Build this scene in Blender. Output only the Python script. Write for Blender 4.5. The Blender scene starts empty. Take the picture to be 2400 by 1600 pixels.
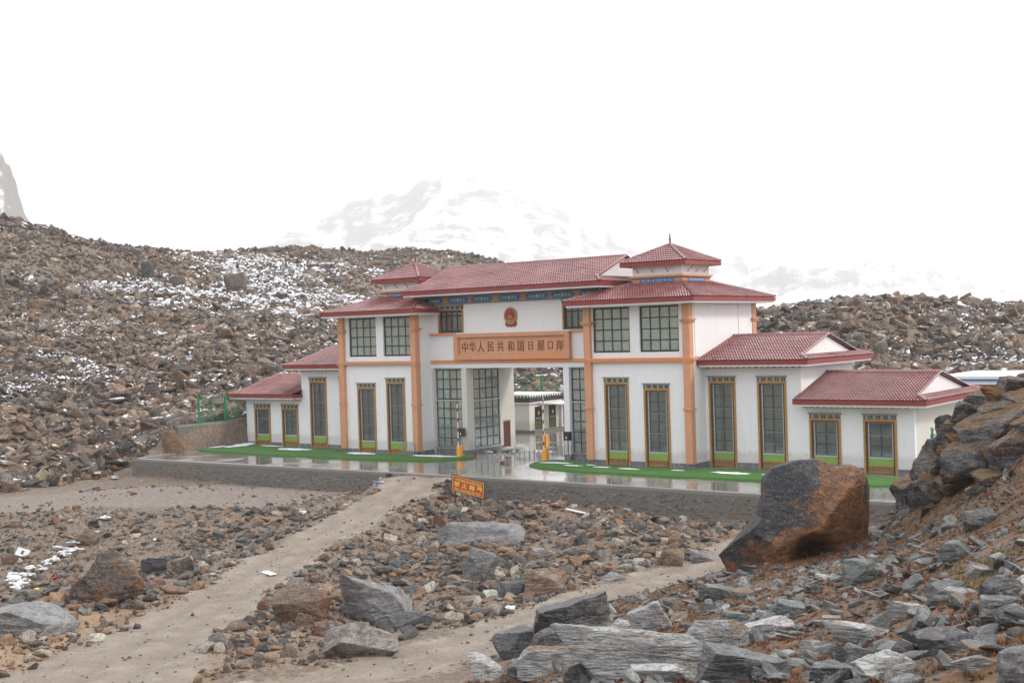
import bpy, bmesh, math, random
import numpy as np
from mathutils import Matrix, Vector

random.seed(11); rng = np.random.default_rng(11)
S = bpy.context.scene
COL = S.collection

# ---------------------------------------------------------------- camera
FPX = 2867.2121
CAM = np.array([58.18, -75.61, 9.5])
ROT = np.array([[0.7996260795940981, 0.019467336492735896, 0.6001826019161599],
                [0.5997582770350426, 0.02371137374324587, -0.7998298443313836],
                [-0.029801710704759437, 0.9995292859967071, 0.007284536634757439]])
cd = bpy.data.cameras.new('camera'); cam = bpy.data.objects.new('camera', cd); COL.objects.link(cam)
cd.sensor_width = 36; cd.lens = 36 * FPX / 2400; cd.clip_start = 0.3; cd.clip_end = 20000
m = Matrix.Identity(4)
for i in range(3):
    for j in range(3): m[i][j] = ROT[i][j]
    m[i][3] = CAM[i]
cam.matrix_world = m
S.camera = cam

# ---------------------------------------------------------------- sky, sun, exposure
SUN_EL, SUN_AZ = math.radians(42), math.radians(62)      # azimuth from +Y towards +X
w = bpy.data.worlds.new('World'); S.world = w; w.use_nodes = True
nt = w.node_tree; nt.nodes.clear()
out = nt.nodes.new('ShaderNodeOutputWorld'); bg = nt.nodes.new('ShaderNodeBackground')
sky = nt.nodes.new('ShaderNodeTexSky'); sky.sky_type = 'NISHITA'; sky.sun_disc = False
sky.sun_elevation = SUN_EL; sky.sun_rotation = SUN_AZ; sky.altitude = 4000
sky.air_density = 1; sky.dust_density = 3; sky.ozone_density = 1
cloud = nt.nodes.new('ShaderNodeTexNoise'); cloud.inputs['Scale'].default_value = 1.3; cloud.inputs['Detail'].default_value = 4
tc = nt.nodes.new('ShaderNodeTexCoord'); nt.links.new(tc.outputs['Generated'], cloud.inputs['Vector'])
cr = nt.nodes.new('ShaderNodeValToRGB')
cr.color_ramp.elements[0].position = .3; cr.color_ramp.elements[0].color = (12.8, 13.5, 14.6, 1)
cr.color_ramp.elements[1].position = .6; cr.color_ramp.elements[1].color = (14.9, 15.3, 16.0, 1)
nt.links.new(cloud.outputs['Fac'], cr.inputs['Fac'])
mx = nt.nodes.new('ShaderNodeMix'); mx.data_type = 'RGBA'; mx.inputs[0].default_value = .94   # thick cloud deck over the sky
nt.links.new(sky.outputs['Color'], mx.inputs[6]); nt.links.new(cr.outputs['Color'], mx.inputs[7])
nt.links.new(mx.outputs[2], bg.inputs['Color']); bg.inputs['Strength'].default_value = .1
nt.links.new(bg.outputs[0], out.inputs['Surface'])
sl = bpy.data.lights.new('sun', 'SUN'); sun = bpy.data.objects.new('sun', sl); COL.objects.link(sun)
sl.energy = 2.4; sl.angle = math.radians(12); sl.color = (1, .92, .8)
sd = Vector((math.sin(SUN_AZ) * math.cos(SUN_EL), math.cos(SUN_AZ) * math.cos(SUN_EL), math.sin(SUN_EL)))
sun.rotation_euler = sd.to_track_quat('Z', 'Y').to_euler(); sun.location = (40, 40, 60)
S.view_settings.view_transform = 'Standard'; S.view_settings.look = 'None'; S.view_settings.gamma = 1
S.view_settings.use_curve_mapping = False; S.view_settings.exposure = 0.2
HAZE_D = 0.00026
S.cycles.volume_bounces = 3; S.cycles.max_bounces = 8; S.cycles.transparent_max_bounces = 10
S.cycles.diffuse_bounces = 3; S.cycles.glossy_bounces = 3

# ---------------------------------------------------------------- helpers
def setp(o, label=None, cat=None, group=None, kind=None):
    if label: o['label'] = label
    if cat: o['category'] = cat
    if group: o['group'] = group
    if kind: o['kind'] = kind
    return o
def empty(name, loc=(0, 0, 0), label=None, cat=None, group=None):
    o = bpy.data.objects.new(name, None); COL.objects.link(o); o.location = loc; o.empty_display_size = .3
    return setp(o, label, cat, group)
def link_mesh(name, me, parent=None, loc=None):
    o = bpy.data.objects.new(name, me); COL.objects.link(o)
    if parent is not None:
        o.parent = parent
        if loc is None:
            p = Vector((0, 0, 0)); q = parent
            while q is not None: p += q.location; q = q.parent
            o.location = -p
    if loc is not None: o.location = loc
    return o
def npmesh(name, V, F, mat=None, smooth=False):
    """V (n,3), F (m,3) or (m,4) arrays -> mesh"""
    me = bpy.data.meshes.new(name); V = np.asarray(V, np.float32); F = np.asarray(F, np.int32); k = F.shape[1]
    me.vertices.add(len(V)); me.vertices.foreach_set('co', V.ravel())
    me.loops.add(F.size); me.loops.foreach_set('vertex_index', F.ravel())
    me.polygons.add(len(F)); me.polygons.foreach_set('loop_start', np.arange(0, F.size, k, dtype=np.int32))
    me.polygons.foreach_set('loop_total', np.full(len(F), k, np.int32))
    me.polygons.foreach_set('use_smooth', np.full(len(F), smooth))
    me.update(calc_edges=True); me.validate()
    if mat: me.materials.append(mat)
    return me
class MB:
    def __init__(s): s.v = []; s.f = []
    def add(s, vs, fs):
        n = len(s.v); s.v += [tuple(map(float, p)) for p in vs]; s.f += [tuple(i + n for i in f) for f in fs]; return s
    def box(s, x0, x1, y0, y1, z0, z1):
        return s.add([(x0,y0,z0),(x1,y0,z0),(x1,y1,z0),(x0,y1,z0),(x0,y0,z1),(x1,y0,z1),(x1,y1,z1),(x0,y1,z1)],
                     [(0,3,2,1),(4,5,6,7),(0,1,5,4),(1,2,6,5),(2,3,7,6),(3,0,4,7)])
    def bar(s, a, b, w, h=None, up=(0, 0, 1)):
        a = Vector(a); b = Vector(b); h = h or w; d = (b - a).normalized(); up = Vector(up)
        if abs(d.dot(up)) > .98: up = Vector((1, 0, 0))
        r = d.cross(up).normalized(); u = r.cross(d)
        vs = []
        for p in (a, b):
            for i, j in ((-1, -1), (1, -1), (1, 1), (-1, 1)): vs.append(p + r * (i * w / 2) + u * (j * h / 2))
        return s.add(vs, [(0,1,2,3),(7,6,5,4),(0,4,5,1),(1,5,6,2),(2,6,7,3),(3,7,4,0)])
    def cyl(s, c, r, z0, z1, n=12, r2=None):
        r2 = r if r2 is None else r2; vs = []
        for z, q in ((z0, r), (z1, r2)):
            for k in range(n): a = 2 * math.pi * k / n; vs.append((c[0] + q * math.cos(a), c[1] + q * math.sin(a), z))
        return s.add(vs, [tuple(range(n - 1, -1, -1)), tuple(range(n, 2 * n))] + [(k, (k + 1) % n, n + (k + 1) % n, n + k) for k in range(n)])
    def lathe(s, c, prof, n=12):
        vs = []
        for r, z in prof:
            for k in range(n): a = 2 * math.pi * k / n; vs.append((c[0] + r * math.cos(a), c[1] + r * math.sin(a), c[2] + z))
        fs = [(i * n + k, i * n + (k + 1) % n, (i + 1) * n + (k + 1) % n, (i + 1) * n + k) for i in range(len(prof) - 1) for k in range(n)]
        return s.add(vs, fs + [tuple(range(n - 1, -1, -1)), tuple(range((len(prof) - 1) * n, len(prof) * n))])
    def prism(s, poly, y0, y1):
        """poly in (x,z) counterclockwise, extruded from y0 (front) to y1"""
        n = len(poly); vs = [(x, y0, z) for x, z in poly] + [(x, y1, z) for x, z in poly]
        return s.add(vs, [tuple(range(n)), tuple(range(2 * n - 1, n - 1, -1))] + [(i, n + i, n + (i + 1) % n, (i + 1) % n) for i in range(n)])
    def slab(s, poly, z0, z1):
        n = len(poly); vs = [(x, y, z0) for x, y in poly] + [(x, y, z1) for x, y in poly]
        return s.add(vs, [tuple(range(n - 1, -1, -1)), tuple(range(n, 2 * n))] + [(i, (i + 1) % n, n + (i + 1) % n, n + i) for i in range(n)])
    def mirror(s):
        s.v = [(-x, y, z) for x, y, z in s.v]; s.f = [tuple(reversed(f)) for f in s.f]; return s
    def build(s, name, mat, parent=None, kind=None, smooth=False):
        me = bpy.data.meshes.new(name); me.from_pydata(s.v, [], s.f); me.update()
        if mat: me.materials.append(mat)
        if smooth:
            for p in me.polygons: p.use_smooth = True
        o = link_mesh(name, me, parent)
        if kind: o['kind'] = kind
        return o

# ---------------------------------------------------------------- noise
def _h(i, j, k, seed):
    n = (i.astype(np.int64) * 374761393 + j.astype(np.int64) * 668265263 + k.astype(np.int64) * 2147483647 + seed * 974634777) & 0xffffffff
    n = ((n ^ (n >> 13)) * 1274126177) & 0xffffffff
    n = ((n ^ (n >> 16)) * 2246822519) & 0xffffffff
    return ((n ^ (n >> 15)) & 0xffffff) / float(0xffffff)
def vnoise(P, seed=0):
    P = np.asarray(P, float); F = np.floor(P); t = P - F; t = t * t * t * (t * (t * 6 - 15) + 10); I = F.astype(np.int64); r = 0
    for a in (0, 1):
        for b in (0, 1):
            for c in (0, 1):
                wgt = (t[:, 0] if a else 1 - t[:, 0]) * (t[:, 1] if b else 1 - t[:, 1]) * (t[:, 2] if c else 1 - t[:, 2])
                r = r + wgt * _h(I[:, 0] + a, I[:, 1] + b, I[:, 2] + c, seed)
    return r * 2 - 1
def fbm(P, octv=4, seed=0, gain=.5, ridge=False):
    P = np.asarray(P, float); r = np.zeros(len(P)); a = 1.; s = 0
    for o in range(octv):
        n = vnoise(P * 2 ** o + o * 17.3, seed + o)
        r += a * ((1 - 2 * np.abs(n)) if ridge else n); s += a; a *= gain
    return r / s
def n2(x, y, sc, octv=4, seed=0, ridge=False):
    x = np.asarray(x, float).ravel(); y = np.asarray(y, float).ravel()
    return fbm(np.stack([x / sc, y / sc, np.full_like(x, seed * 3.7 + .5)], 1), octv, seed, ridge=ridge)

# ---------------------------------------------------------------- materials
MATS = {}
def nmat(name):
    m = bpy.data.materials.new(name); m.use_nodes = True; nt = m.node_tree
    return m, nt, nt.nodes['Principled BSDF']
def N(nt, typ, **kw):
    n = nt.nodes.new(typ)
    for k, v in kw.items():
        if k.startswith('_'): setattr(n, k[1:], v)
        else: n.inputs[k.replace('__', ' ')].default_value = v
    return n
def mixc(nt, fac, a, b, mode='MIX'):
    m = nt.nodes.new('ShaderNodeMix'); m.data_type = 'RGBA'; m.blend_type = mode
    for sock, v in ((0, fac), (6, a), (7, b)):
        if isinstance(v, bpy.types.NodeSocket): nt.links.new(v, m.inputs[sock])
        else: m.inputs[sock].default_value = v if sock == 0 or len(v) == 4 else (*v, 1)
    return m.outputs[2]
def math_(nt, op, a, b=None, clamp=False):
    m = nt.nodes.new('ShaderNodeMath'); m.operation = op; m.use_clamp = clamp
    for i, v in enumerate((a, b)):
        if v is None: continue
        if isinstance(v, bpy.types.NodeSocket): nt.links.new(v, m.inputs[i])
        else: m.inputs[i].default_value = v
    return m.outputs[0]
def ramp(nt, fac, stops, interp='LINEAR'):
    r = nt.nodes.new('ShaderNodeValToRGB'); r.color_ramp.interpolation = interp
    while len(r.color_ramp.elements) < len(stops): r.color_ramp.elements.new(.5)
    for e, (p, c) in zip(r.color_ramp.elements, stops):
        e.position = p; e.color = (*c, 1) if not isinstance(c, float) else (c, c, c, 1)
    nt.links.new(fac, r.inputs['Fac']); return r.outputs['Color']
def noise(nt, scale, detail=4, vec=None, rough=.55, dist=0):
    n = N(nt, 'ShaderNodeTexNoise', Scale=scale, Detail=detail, Roughness=rough, Distortion=dist)
    if vec is not None: nt.links.new(vec, n.inputs['Vector'])
    return n.outputs['Fac']
def objco(nt, scale=(1, 1, 1)):
    t = nt.nodes.new('ShaderNodeTexCoord'); m = N(nt, 'ShaderNodeMapping'); m.inputs['Scale'].default_value = scale
    nt.links.new(t.outputs['Object'], m.inputs['Vector']); return m.outputs['Vector']
def worldco(nt):
    return nt.nodes.new('ShaderNodeNewGeometry').outputs['Position']
def bump(nt, b, h, strength=.3, dist=.05):
    n = N(nt, 'ShaderNodeBump', Strength=strength, Distance=dist); nt.links.new(h, n.inputs['Height'])
    nt.links.new(n.outputs['Normal'], b.inputs['Normal'])
def paint(name, col, rough=.6, var=.12, scale=1.2, stain=0., bumpv=.0, metal=0, dirt=(.2, .19, .17)):
    m, nt, b = nmat(name); wc = worldco(nt)
    f = noise(nt, scale, 5, wc)
    c = mixc(nt, f, tuple(x * (1 - var) for x in col), tuple(min(1, x * (1 + var * .8)) for x in col))
    if stain:
        mp = N(nt, 'ShaderNodeMapping'); mp.inputs['Scale'].default_value = (1.6, 1.6, .22); nt.links.new(wc, mp.inputs['Vector'])
        s = ramp(nt, noise(nt, 1.3, 6, mp.outputs['Vector'], .65), [(.52, (0., 0., 0.)), (.78, (1., 1., 1.))])
        c = mixc(nt, math_(nt, 'MULTIPLY', s, stain), c, dirt)
        if 'plaster' in name:      # mud splashed up from the paving
            sz = nt.nodes.new('ShaderNodeSeparateXYZ'); nt.links.new(wc, sz.inputs[0])
            k = ramp(nt, math_(nt, 'ADD', sz.outputs['Z'], math_(nt, 'MULTIPLY', noise(nt, 2.5, 5, wc, .7), -1.1)), [(.0, 1.), (.35, 0.)])
            c = mixc(nt, math_(nt, 'MULTIPLY', k, .4), c, (.40, .36, .31))
    nt.links.new(c, b.inputs['Base Color']); b.inputs['Roughness'].default_value = rough; b.inputs['Metallic'].default_value = metal
    if bumpv: bump(nt, b, noise(nt, 9, 4, wc), bumpv, .02)
    return m
WHITE = paint('white_plaster', (.80, .80, .81), .8, .04, .6, .17, .25, dirt=(.42, .40, .37))
CREAM = paint('cream_plaster', (.62, .60, .55), .8, .05, .6, .2, .2, dirt=(.4, .36, .3))
ORANGE = paint('orange_trim', (.60, .295, .165), .6, .14, 1.3, .3, .1, dirt=(.70, .42, .27))
ORANGE2 = paint('bright_orange_trim', (.70, .27, .10), .55, .12, 1.3, .3, dirt=(.7, .40, .24))
REDFAS = paint('red_fascia', (.25, .032, .028), .5, .2, 1.5, .2, dirt=(.16, .03, .03))
RED = paint('red_enamel', (.34, .014, .014), .4, .08)
GOLD = paint('gold_leaf', (.36, .22, .075), .5, .15, 4, metal=.1)
WOOD = paint('ochre_wood', (.42, .22, .055), .55, .3, 5, .35, .2, dirt=(.12, .07, .03))
DARKWOOD = paint('dark_wood', (.10, .045, .02), .55, .3, 5)
DOORW = paint('brown_door_wood', (.10, .022, .012), .4, .3, 4)
BARS = paint('dark_metal', (.025, .03, .04), .4, .1)
STEEL = paint('steel', (.42, .43, .45), .35, .1, 4, metal=.7)
SILVER = paint('aluminium', (.5, .51, .54), .45, .06)
WIRE = paint('wire_mesh', (.30, .31, .32), .5, .1)
GREENP = paint('green_panel', (.21, .36, .07), .55, .12, 2, .2, dirt=(.13, .22, .05))
TEALP = paint('teal_panel', (.16, .26, .22), .6, .1)
BLUEP = paint('blue_ornament', (.03, .16, .42), .5, .25, 5)
CYANP = paint('teal_ornament', (.05, .25, .32), .5, .25, 5)
PINKP = paint('flower_ornament', (.62, .5, .45), .6, .2, 5)
BLACKP = paint('black_paint', (.02, .021, .024), .45, .1)
DKGREY = paint('dark_grey_block', (.10, .12, .13), .6, .3, 9)
YELP = paint('yellow_orange_enamel', (.86, .36, .015), .4, .06)
YELLOW = paint('yellow_enamel', (.75, .62, .08), .5, .08)
LIME = paint('lime_paint', (.55, .72, .12), .5, .08)
FENCEG = paint('green_fence_paint', (.01, .20, .09), .45, .1)
BARW = paint('white_arm', (.75, .75, .75), .4, .03)
CHARR = paint('carved_character', (.17, .055, .025), .6, .1)
PLASTIC = paint('white_plastic', (.6, .61, .63), .45, .06, 6)
BLUEPL = paint('blue_plastic', (.04, .2, .6), .4, .05)
REDPL = paint('red_cloth', (.22, .05, .05), .7, .3, 3)
ROOMW = paint('room_wall', (.72, .76, .70), .85, .05)
def mat_stone_clad():
    m, nt, b = nmat('stone_plinth'); wc = worldco(nt)
    v = N(nt, 'ShaderNodeTexVoronoi', Scale=4.5); v.feature = 'F1'; nt.links.new(wc, v.inputs['Vector'])
    c = ramp(nt, v.outputs['Color'], [(0, (.09, .095, .11)), (.5, (.17, .17, .19)), (1, (.30, .29, .29))])
    c = mixc(nt, math_(nt, 'MULTIPLY', noise(nt, 14, 4, wc), .7), c, (.12, .12, .13))
    nt.links.new(c, b.inputs['Base Color']); b.inputs['Roughness'].default_value = .6
    bump(nt, b, v.outputs['Distance'], .7, .03); return m
PLINTH = mat_stone_clad()
def mat_tile():
    m, nt, b = nmat('red_roof_tile'); wc = worldco(nt)
    n1 = noise(nt, .5, 5, wc); n3 = noise(nt, 6.5, 3, wc)
    c = ramp(nt, n1, [(.3, (.19, .06, .058)), (.5, (.26, .095, .09)), (.7, (.34, .15, .14))])
    c = mixc(nt, ramp(nt, n3, [(.55, 0.), (.72, 1.)]), c, (.19, .045, .046))
    c = mixc(nt, math_(nt, 'MULTIPLY', ramp(nt, noise(nt, 2.2, 6, wc, .7), [(.6, 0.), (.8, 1.)]), .25), c, (.45, .3, .3))
    nt.links.new(c, b.inputs['Base Color'])
    r = ramp(nt, noise(nt, 1.1, 4, wc), [(.35, .22), (.7, .42)]); nt.links.new(r, b.inputs['Roughness'])
    b.inputs['Coat Weight'].default_value = .8; b.inputs['Coat Roughness'].default_value = .22; return m
TILE = mat_tile()
def mat_glass(name, tint, refl, sky_refl):
    m = bpy.data.materials.new(name); m.use_nodes = True; nt = m.node_tree; nt.nodes.clear()
    o = nt.nodes.new('ShaderNodeOutputMaterial'); t = N(nt, 'ShaderNodeBsdfTransparent'); t.inputs['Color'].default_value = (*tint, 1)
    g = N(nt, 'ShaderNodeBsdfGlossy', Roughness=.03); g.inputs['Color'].default_value = (.9, 1, .97, 1)
    fr = N(nt, 'ShaderNodeFresnel', IOR=1.5); f = math_(nt, 'ADD', math_(nt, 'MULTIPLY', fr.outputs[0], 1.4), refl, True)
    bp = N(nt, 'ShaderNodeBump', Strength=.04, Distance=.02); nt.links.new(noise(nt, 1.5, 2, worldco(nt)), bp.inputs['Height'])
    nt.links.new(bp.outputs[0], g.inputs['Normal'])
    x = nt.nodes.new('ShaderNodeMixShader'); nt.links.new(f, x.inputs[0]); nt.links.new(t.outputs[0], x.inputs[1]); nt.links.new(g.outputs[0], x.inputs[2])
    df = N(nt, 'ShaderNodeBsdfDiffuse'); df.inputs['Color'].default_value = (.62, .70, .63, 1); y = nt.nodes.new('ShaderNodeMixShader')   # pale sky reflection painted in as a diffuse layer
    nt.links.new(math_(nt, 'MULTIPLY', noise(nt, .8, 4, worldco(nt)), sky_refl * 2), y.inputs[0]); nt.links.new(x.outputs[0], y.inputs[1]); nt.links.new(df.outputs[0], y.inputs[2])
    nt.links.new(y.outputs[0], o.inputs['Surface']); return m
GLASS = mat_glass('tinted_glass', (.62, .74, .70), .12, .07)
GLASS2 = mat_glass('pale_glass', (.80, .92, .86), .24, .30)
def mat_concrete(name, col, rough, wet):
    m, nt, b = nmat(name); wc = worldco(nt)
    c = mixc(nt, noise(nt, .35, 6, wc, .6), tuple(x * .7 for x in col), tuple(x * 1.25 for x in col))
    c = mixc(nt, math_(nt, 'MULTIPLY', noise(nt, 5, 5, wc), .5), c, tuple(x * .75 for x in col))
    nt.links.new(c, b.inputs['Base Color'])
    if wet:
        r = ramp(nt, noise(nt, .28, 5, wc, .6), [(.36, .04), (.5, .14), (.66, .42)])
        nt.links.new(r, b.inputs['Roughness']); b.inputs['Coat Weight'].default_value = .8
        nt.links.new(math_(nt, 'MULTIPLY', r, .8), b.inputs['Coat Roughness']); bump(nt, b, noise(nt, 2.2, 3, wc), .06, .01)
        br = nt.nodes.new('ShaderNodeTexBrick'); br.inputs['Scale'].default_value = 1
        br.offset = 0; br.inputs['Mortar Size'].default_value = .012; br.inputs['Brick Width'].default_value = 5; br.inputs['Row Height'].default_value = 5
        br.inputs['Color1'].default_value = br.inputs['Color2'].default_value = (1, 1, 1, 1); br.inputs['Mortar'].default_value = (.5, .5, .5, 1)
        nt.links.new(wc, br.inputs['Vector']); nt.links.new(mixc(nt, 1., c, br.outputs['Color'], 'MULTIPLY'), b.inputs['Base Color'])
    else:
        b.inputs['Roughness'].default_value = rough; bump(nt, b, noise(nt, 12, 5, wc), .4, .02)
    return m
WETCON = mat_concrete('wet_concrete', (.23, .215, .195), .1, True)
CONC = mat_concrete('wall_concrete', (.17, .16, .145), .75, False)
KERB = mat_concrete('kerb_concrete', (.24, .235, .23), .5, False)
LAWN = paint('artificial_turf', (.045, .135, .018), .9, .3, 3, .0, .9)
def mat_snow():
    m, nt, b = nmat('snow'); wc = worldco(nt)
    b.inputs['Base Color'].default_value = (.82, .84, .9, 1); b.inputs['Roughness'].default_value = .7
    bump(nt, b, noise(nt, 7, 4, wc), .6, .05); return m
SNOW = mat_snow()

GREY4 = [(0., (.035, .038, .045)), (.45, (.085, .088, .095)), (.7, (.17, .165, .16)), (1., (.33, .32, .30))]
def mat_rock(name, palette, inst, strata=5., moss=0., snow=0., lich=.35, detail=1., rust=None, rustline=None):
    """weathered rock; palette is picked per rock, noise breaks it up"""
    m, nt, b = nmat(name)
    if inst == 'gn':
        a = nt.nodes.new('ShaderNodeAttribute'); a.attribute_type = 'INSTANCER'; a.attribute_name = 'tint'; t = a.outputs['Fac']
    elif inst == 'mesh':
        a = nt.nodes.new('ShaderNodeAttribute'); a.attribute_type = 'GEOMETRY'; a.attribute_name = 'tint'; t = a.outputs['Fac']
    else:
        t = nt.nodes.new('ShaderNodeObjectInfo').outputs['Random']
    oc = objco(nt); sc = objco(nt, (1, 1, strata))
    if inst == 'gn' or inst == 'obj':     # offset each copy's pattern
        ad = nt.nodes.new('ShaderNodeVectorMath'); ad.operation = 'ADD'; cx = nt.nodes.new('ShaderNodeCombineXYZ')
        k = math_(nt, 'MULTIPLY', t, 37.); nt.links.new(k, cx.inputs[0]); nt.links.new(k, cx.inputs[1])
        nt.links.new(oc, ad.inputs[0]); nt.links.new(cx.outputs[0], ad.inputs[1]); oc = ad.outputs[0]
    base = ramp(nt, t, palette, 'LINEAR')
    n1 = noise(nt, 1.6 * detail, 6, oc, .62); ns = noise(nt, 2.2 * detail, 6, sc, .65, .6)
    dark = mixc(nt, 1., base, (.45, .45, .47), 'MULTIPLY'); lite = mixc(nt, .38, base, (.42, .40, .37))
    c = mixc(nt, ramp(nt, ns, [(.36, 0.), (.6, 1.)]), dark, base)
    c = mixc(nt, math_(nt, 'MULTIPLY', ramp(nt, n1, [(.5, 0.), (.68, 1.)]), lich * 2), c, lite)
    if rust:
        rn = math_(nt, 'ADD', noise(nt, .9 * detail, 5, oc, .6), 0.)
        if rustline:
            sp = nt.nodes.new('ShaderNodeSeparateXYZ'); nt.links.new(objco(nt), sp.inputs[0])
            g = math_(nt, 'MULTIPLY', math_(nt, 'ADD', math_(nt, 'MULTIPLY', sp.outputs['X'], rustline[0]), math_(nt, 'MULTIPLY', sp.outputs['Z'], rustline[1])), 1.)
            g = math_(nt, 'ADD', g, rustline[2]); rn = math_(nt, 'ADD', math_(nt, 'MULTIPLY', rn, 1.1), g)
        rc = mixc(nt, ramp(nt, ns, [(.38, 0.), (.62, 1.)]), tuple(x * .45 for x in rust), rust)
        c = mixc(nt, ramp(nt, rn, [(.50, 0.), (.57, 1.)]), c, rc)
    geo = nt.nodes.new('ShaderNodeNewGeometry'); sn = nt.nodes.new('ShaderNodeSeparateXYZ'); nt.links.new(geo.outputs['Normal'], sn.inputs[0])
    up = sn.outputs['Z']
    if moss:
        mn = math_(nt, 'MULTIPLY', ramp(nt, up, [(.45, 0.), (.8, 1.)]), ramp(nt, noise(nt, 1.1, 5, geo.outputs['Position'], .65), [(.62 - moss * .25, 0.), (.68 - moss * .22, 1.)]))
        mc = ramp(nt, noise(nt, 2.5, 4, geo.outputs['Position']), [(.35, (.05, .035, .01)), (.5, (.17, .075, .022)), (.65, (.12, .095, .02))])
        c = mixc(nt, mn, c, mc)
    if snow:
        f = math_(nt, 'MULTIPLY', ramp(nt, up, [(.72, 0.), (.86, 1.)]), ramp(nt, noise(nt, .55, 5, geo.outputs['Position'], .7), [(.60 - snow, 0.), (.63 - snow, 1.)]))
        c = mixc(nt, f, c, (.8, .82, .88))
    ck = math_(nt, 'ABSOLUTE', math_(nt, 'SUBTRACT', noise(nt, 1.5 * detail, 5, sc if inst not in ('gn',) else oc, .7, .4), .5))
    c = mixc(nt, math_(nt, 'MULTIPLY', ramp(nt, ck, [(.0, 1.), (.012, .8), (.03, 0.)]), .75), c, (.02, .02, .022))
    c = mixc(nt, math_(nt, 'MULTIPLY', ramp(nt, noise(nt, 16 * detail, 3, oc, .7), [(.56, 0.), (.66, 1.)]), .35), c, (.38, .37, .35))
    nt.links.new(c, b.inputs['Base Color'])
    wet = any(k in name for k in ('slate', 'slab', 'gneiss'))
    nt.links.new(ramp(nt, n1, [(.3, .28 if wet else .45), (.7, .55 if wet else .8)]), b.inputs['Roughness']); b.inputs['Specular IOR Level'].default_value = .75 if wet else .4
    h = math_(nt, 'ADD', math_(nt, 'MULTIPLY', ns, .6), math_(nt, 'MULTIPLY', noise(nt, 9 * detail, 5, oc, .6), .35))
    bump(nt, b, h, 1., .13 / detail)
    return m
# per-rock colour palettes (dark, grey, brown, rust, tan)
P_SCREE = [(0, (.024, .019, .016)), (.2, (.060, .044, .033)), (.4, (.115, .075, .049)), (.58, (.165, .092, .045)), (.72, (.25, .13, .058)), (.86, (.20, .165, .13)), (1, (.42, .33, .22))]
P_MIX = [(0, (.022, .022, .026)), (.2, (.062, .057, .057)), (.4, (.125, .102, .08)), (.55, (.20, .088, .036)), (.68, (.34, .19, .09)), (.8, (.21, .19, .165)), (.92, (.42, .36, .27)), (1, (.58, .54, .46))]
P_TAN = [(0, (0.108, 0.081, 0.063)), (.3, (0.252, 0.153, 0.081)), (.6, (0.342, 0.225, 0.126)), (.8, (0.216, 0.108, 0.054)), (1, (0.405, 0.324, 0.243))]
P_SLATE = [(0, (0.025, 0.029, 0.032)), (.3, (0.060, 0.068, 0.066)), (.55, (0.102, 0.115, 0.106)), (.8, (0.204, 0.204, 0.191)), (1, (0.408, 0.408, 0.383))]
R_SCREE = mat_rock('scree_rock', P_SCREE, 'gn', snow=.03, detail=.8)
R_MIX = mat_rock('rubble_rock', P_MIX, 'gn', detail=2.)
R_TAN = mat_rock('tan_rubble_rock', P_TAN, 'gn', detail=2.)
R_SLATE = mat_rock('slate_rock', P_SLATE, 'gn', strata=7, moss=.25, lich=.6, detail=1.6)
O_MIX = mat_rock('loose_rock', P_MIX, 'obj', detail=1.6)
O_SCREE = mat_rock('hill_boulder_rock', P_SCREE, 'obj', snow=.03, detail=.7)
O_SLATE = mat_rock('slate_slab_rock', P_SLATE, 'obj', strata=8, moss=.5, lich=.6, detail=1.2)

# ---------------------------------------------------------------- pixel <-> place (for measuring the photograph)
G = -0.35                                                 # level of the paved platform
def ray(px, py): return ROT @ np.array([px - 1200., -(py - 800.), -FPX]) / FPX
def on_z(px, py, z): d = ray(px, py); return CAM + d * (z - CAM[2]) / d[2]
def at_depth(px, py, dd): return CAM + ray(px, py) * dd
def depth_of(p): return -(ROT.T @ (np.asarray(p) - CAM))[2]

# ---------------------------------------------------------------- terrain
ctl = []
for px, py, z in [  # lowland in front of the platform
    (0,1600,-.6),(100,1500,-1.1),(0,1400,-1.6),(160,1440,-1.5),(90,1335,-3.0),(10,1335,-3.0),(190,1295,-2.9),(300,1390,-1.8),
    (150,1225,-2.1),(0,1212,-2.1),(300,1220,-1.95),(450,1200,-1.9),(0,1165,-1.9),(300,1150,-1.9),(600,1160,-1.9),(500,1250,-2.0),
    (1000,1205,-1.9),(1200,1185,-1.8),(1500,1215,-1.9),(1700,1235,-1.9),(1100,1300,-2.6),(1300,1290,-2.3),(1500,1290,-2.1),
    (1200,1370,-2.6),(950,1400,-2.3),(1050,1450,-1.8),(800,1490,-1.1),(700,1410,-1.5),(900,1330,-2.1),(700,1200,-1.8),
    (560,1375,-1.9),(400,1480,-1.5),(600,1590,-.7),(900,1575,-.7),(1150,1490,-1.0),(1350,1420,-1.4),(1500,1370,-1.6),(1640,1330,-1.8),
    (1720,1290,-1.9),(1900,1230,-1.9),(2070,1200,-1.7),(150,1110,-1.5),(0,1120,-1.4),(270,1085,-1.0),(780,1250,-1.8)]:
    ctl.append(on_z(px, py, z))
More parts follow.
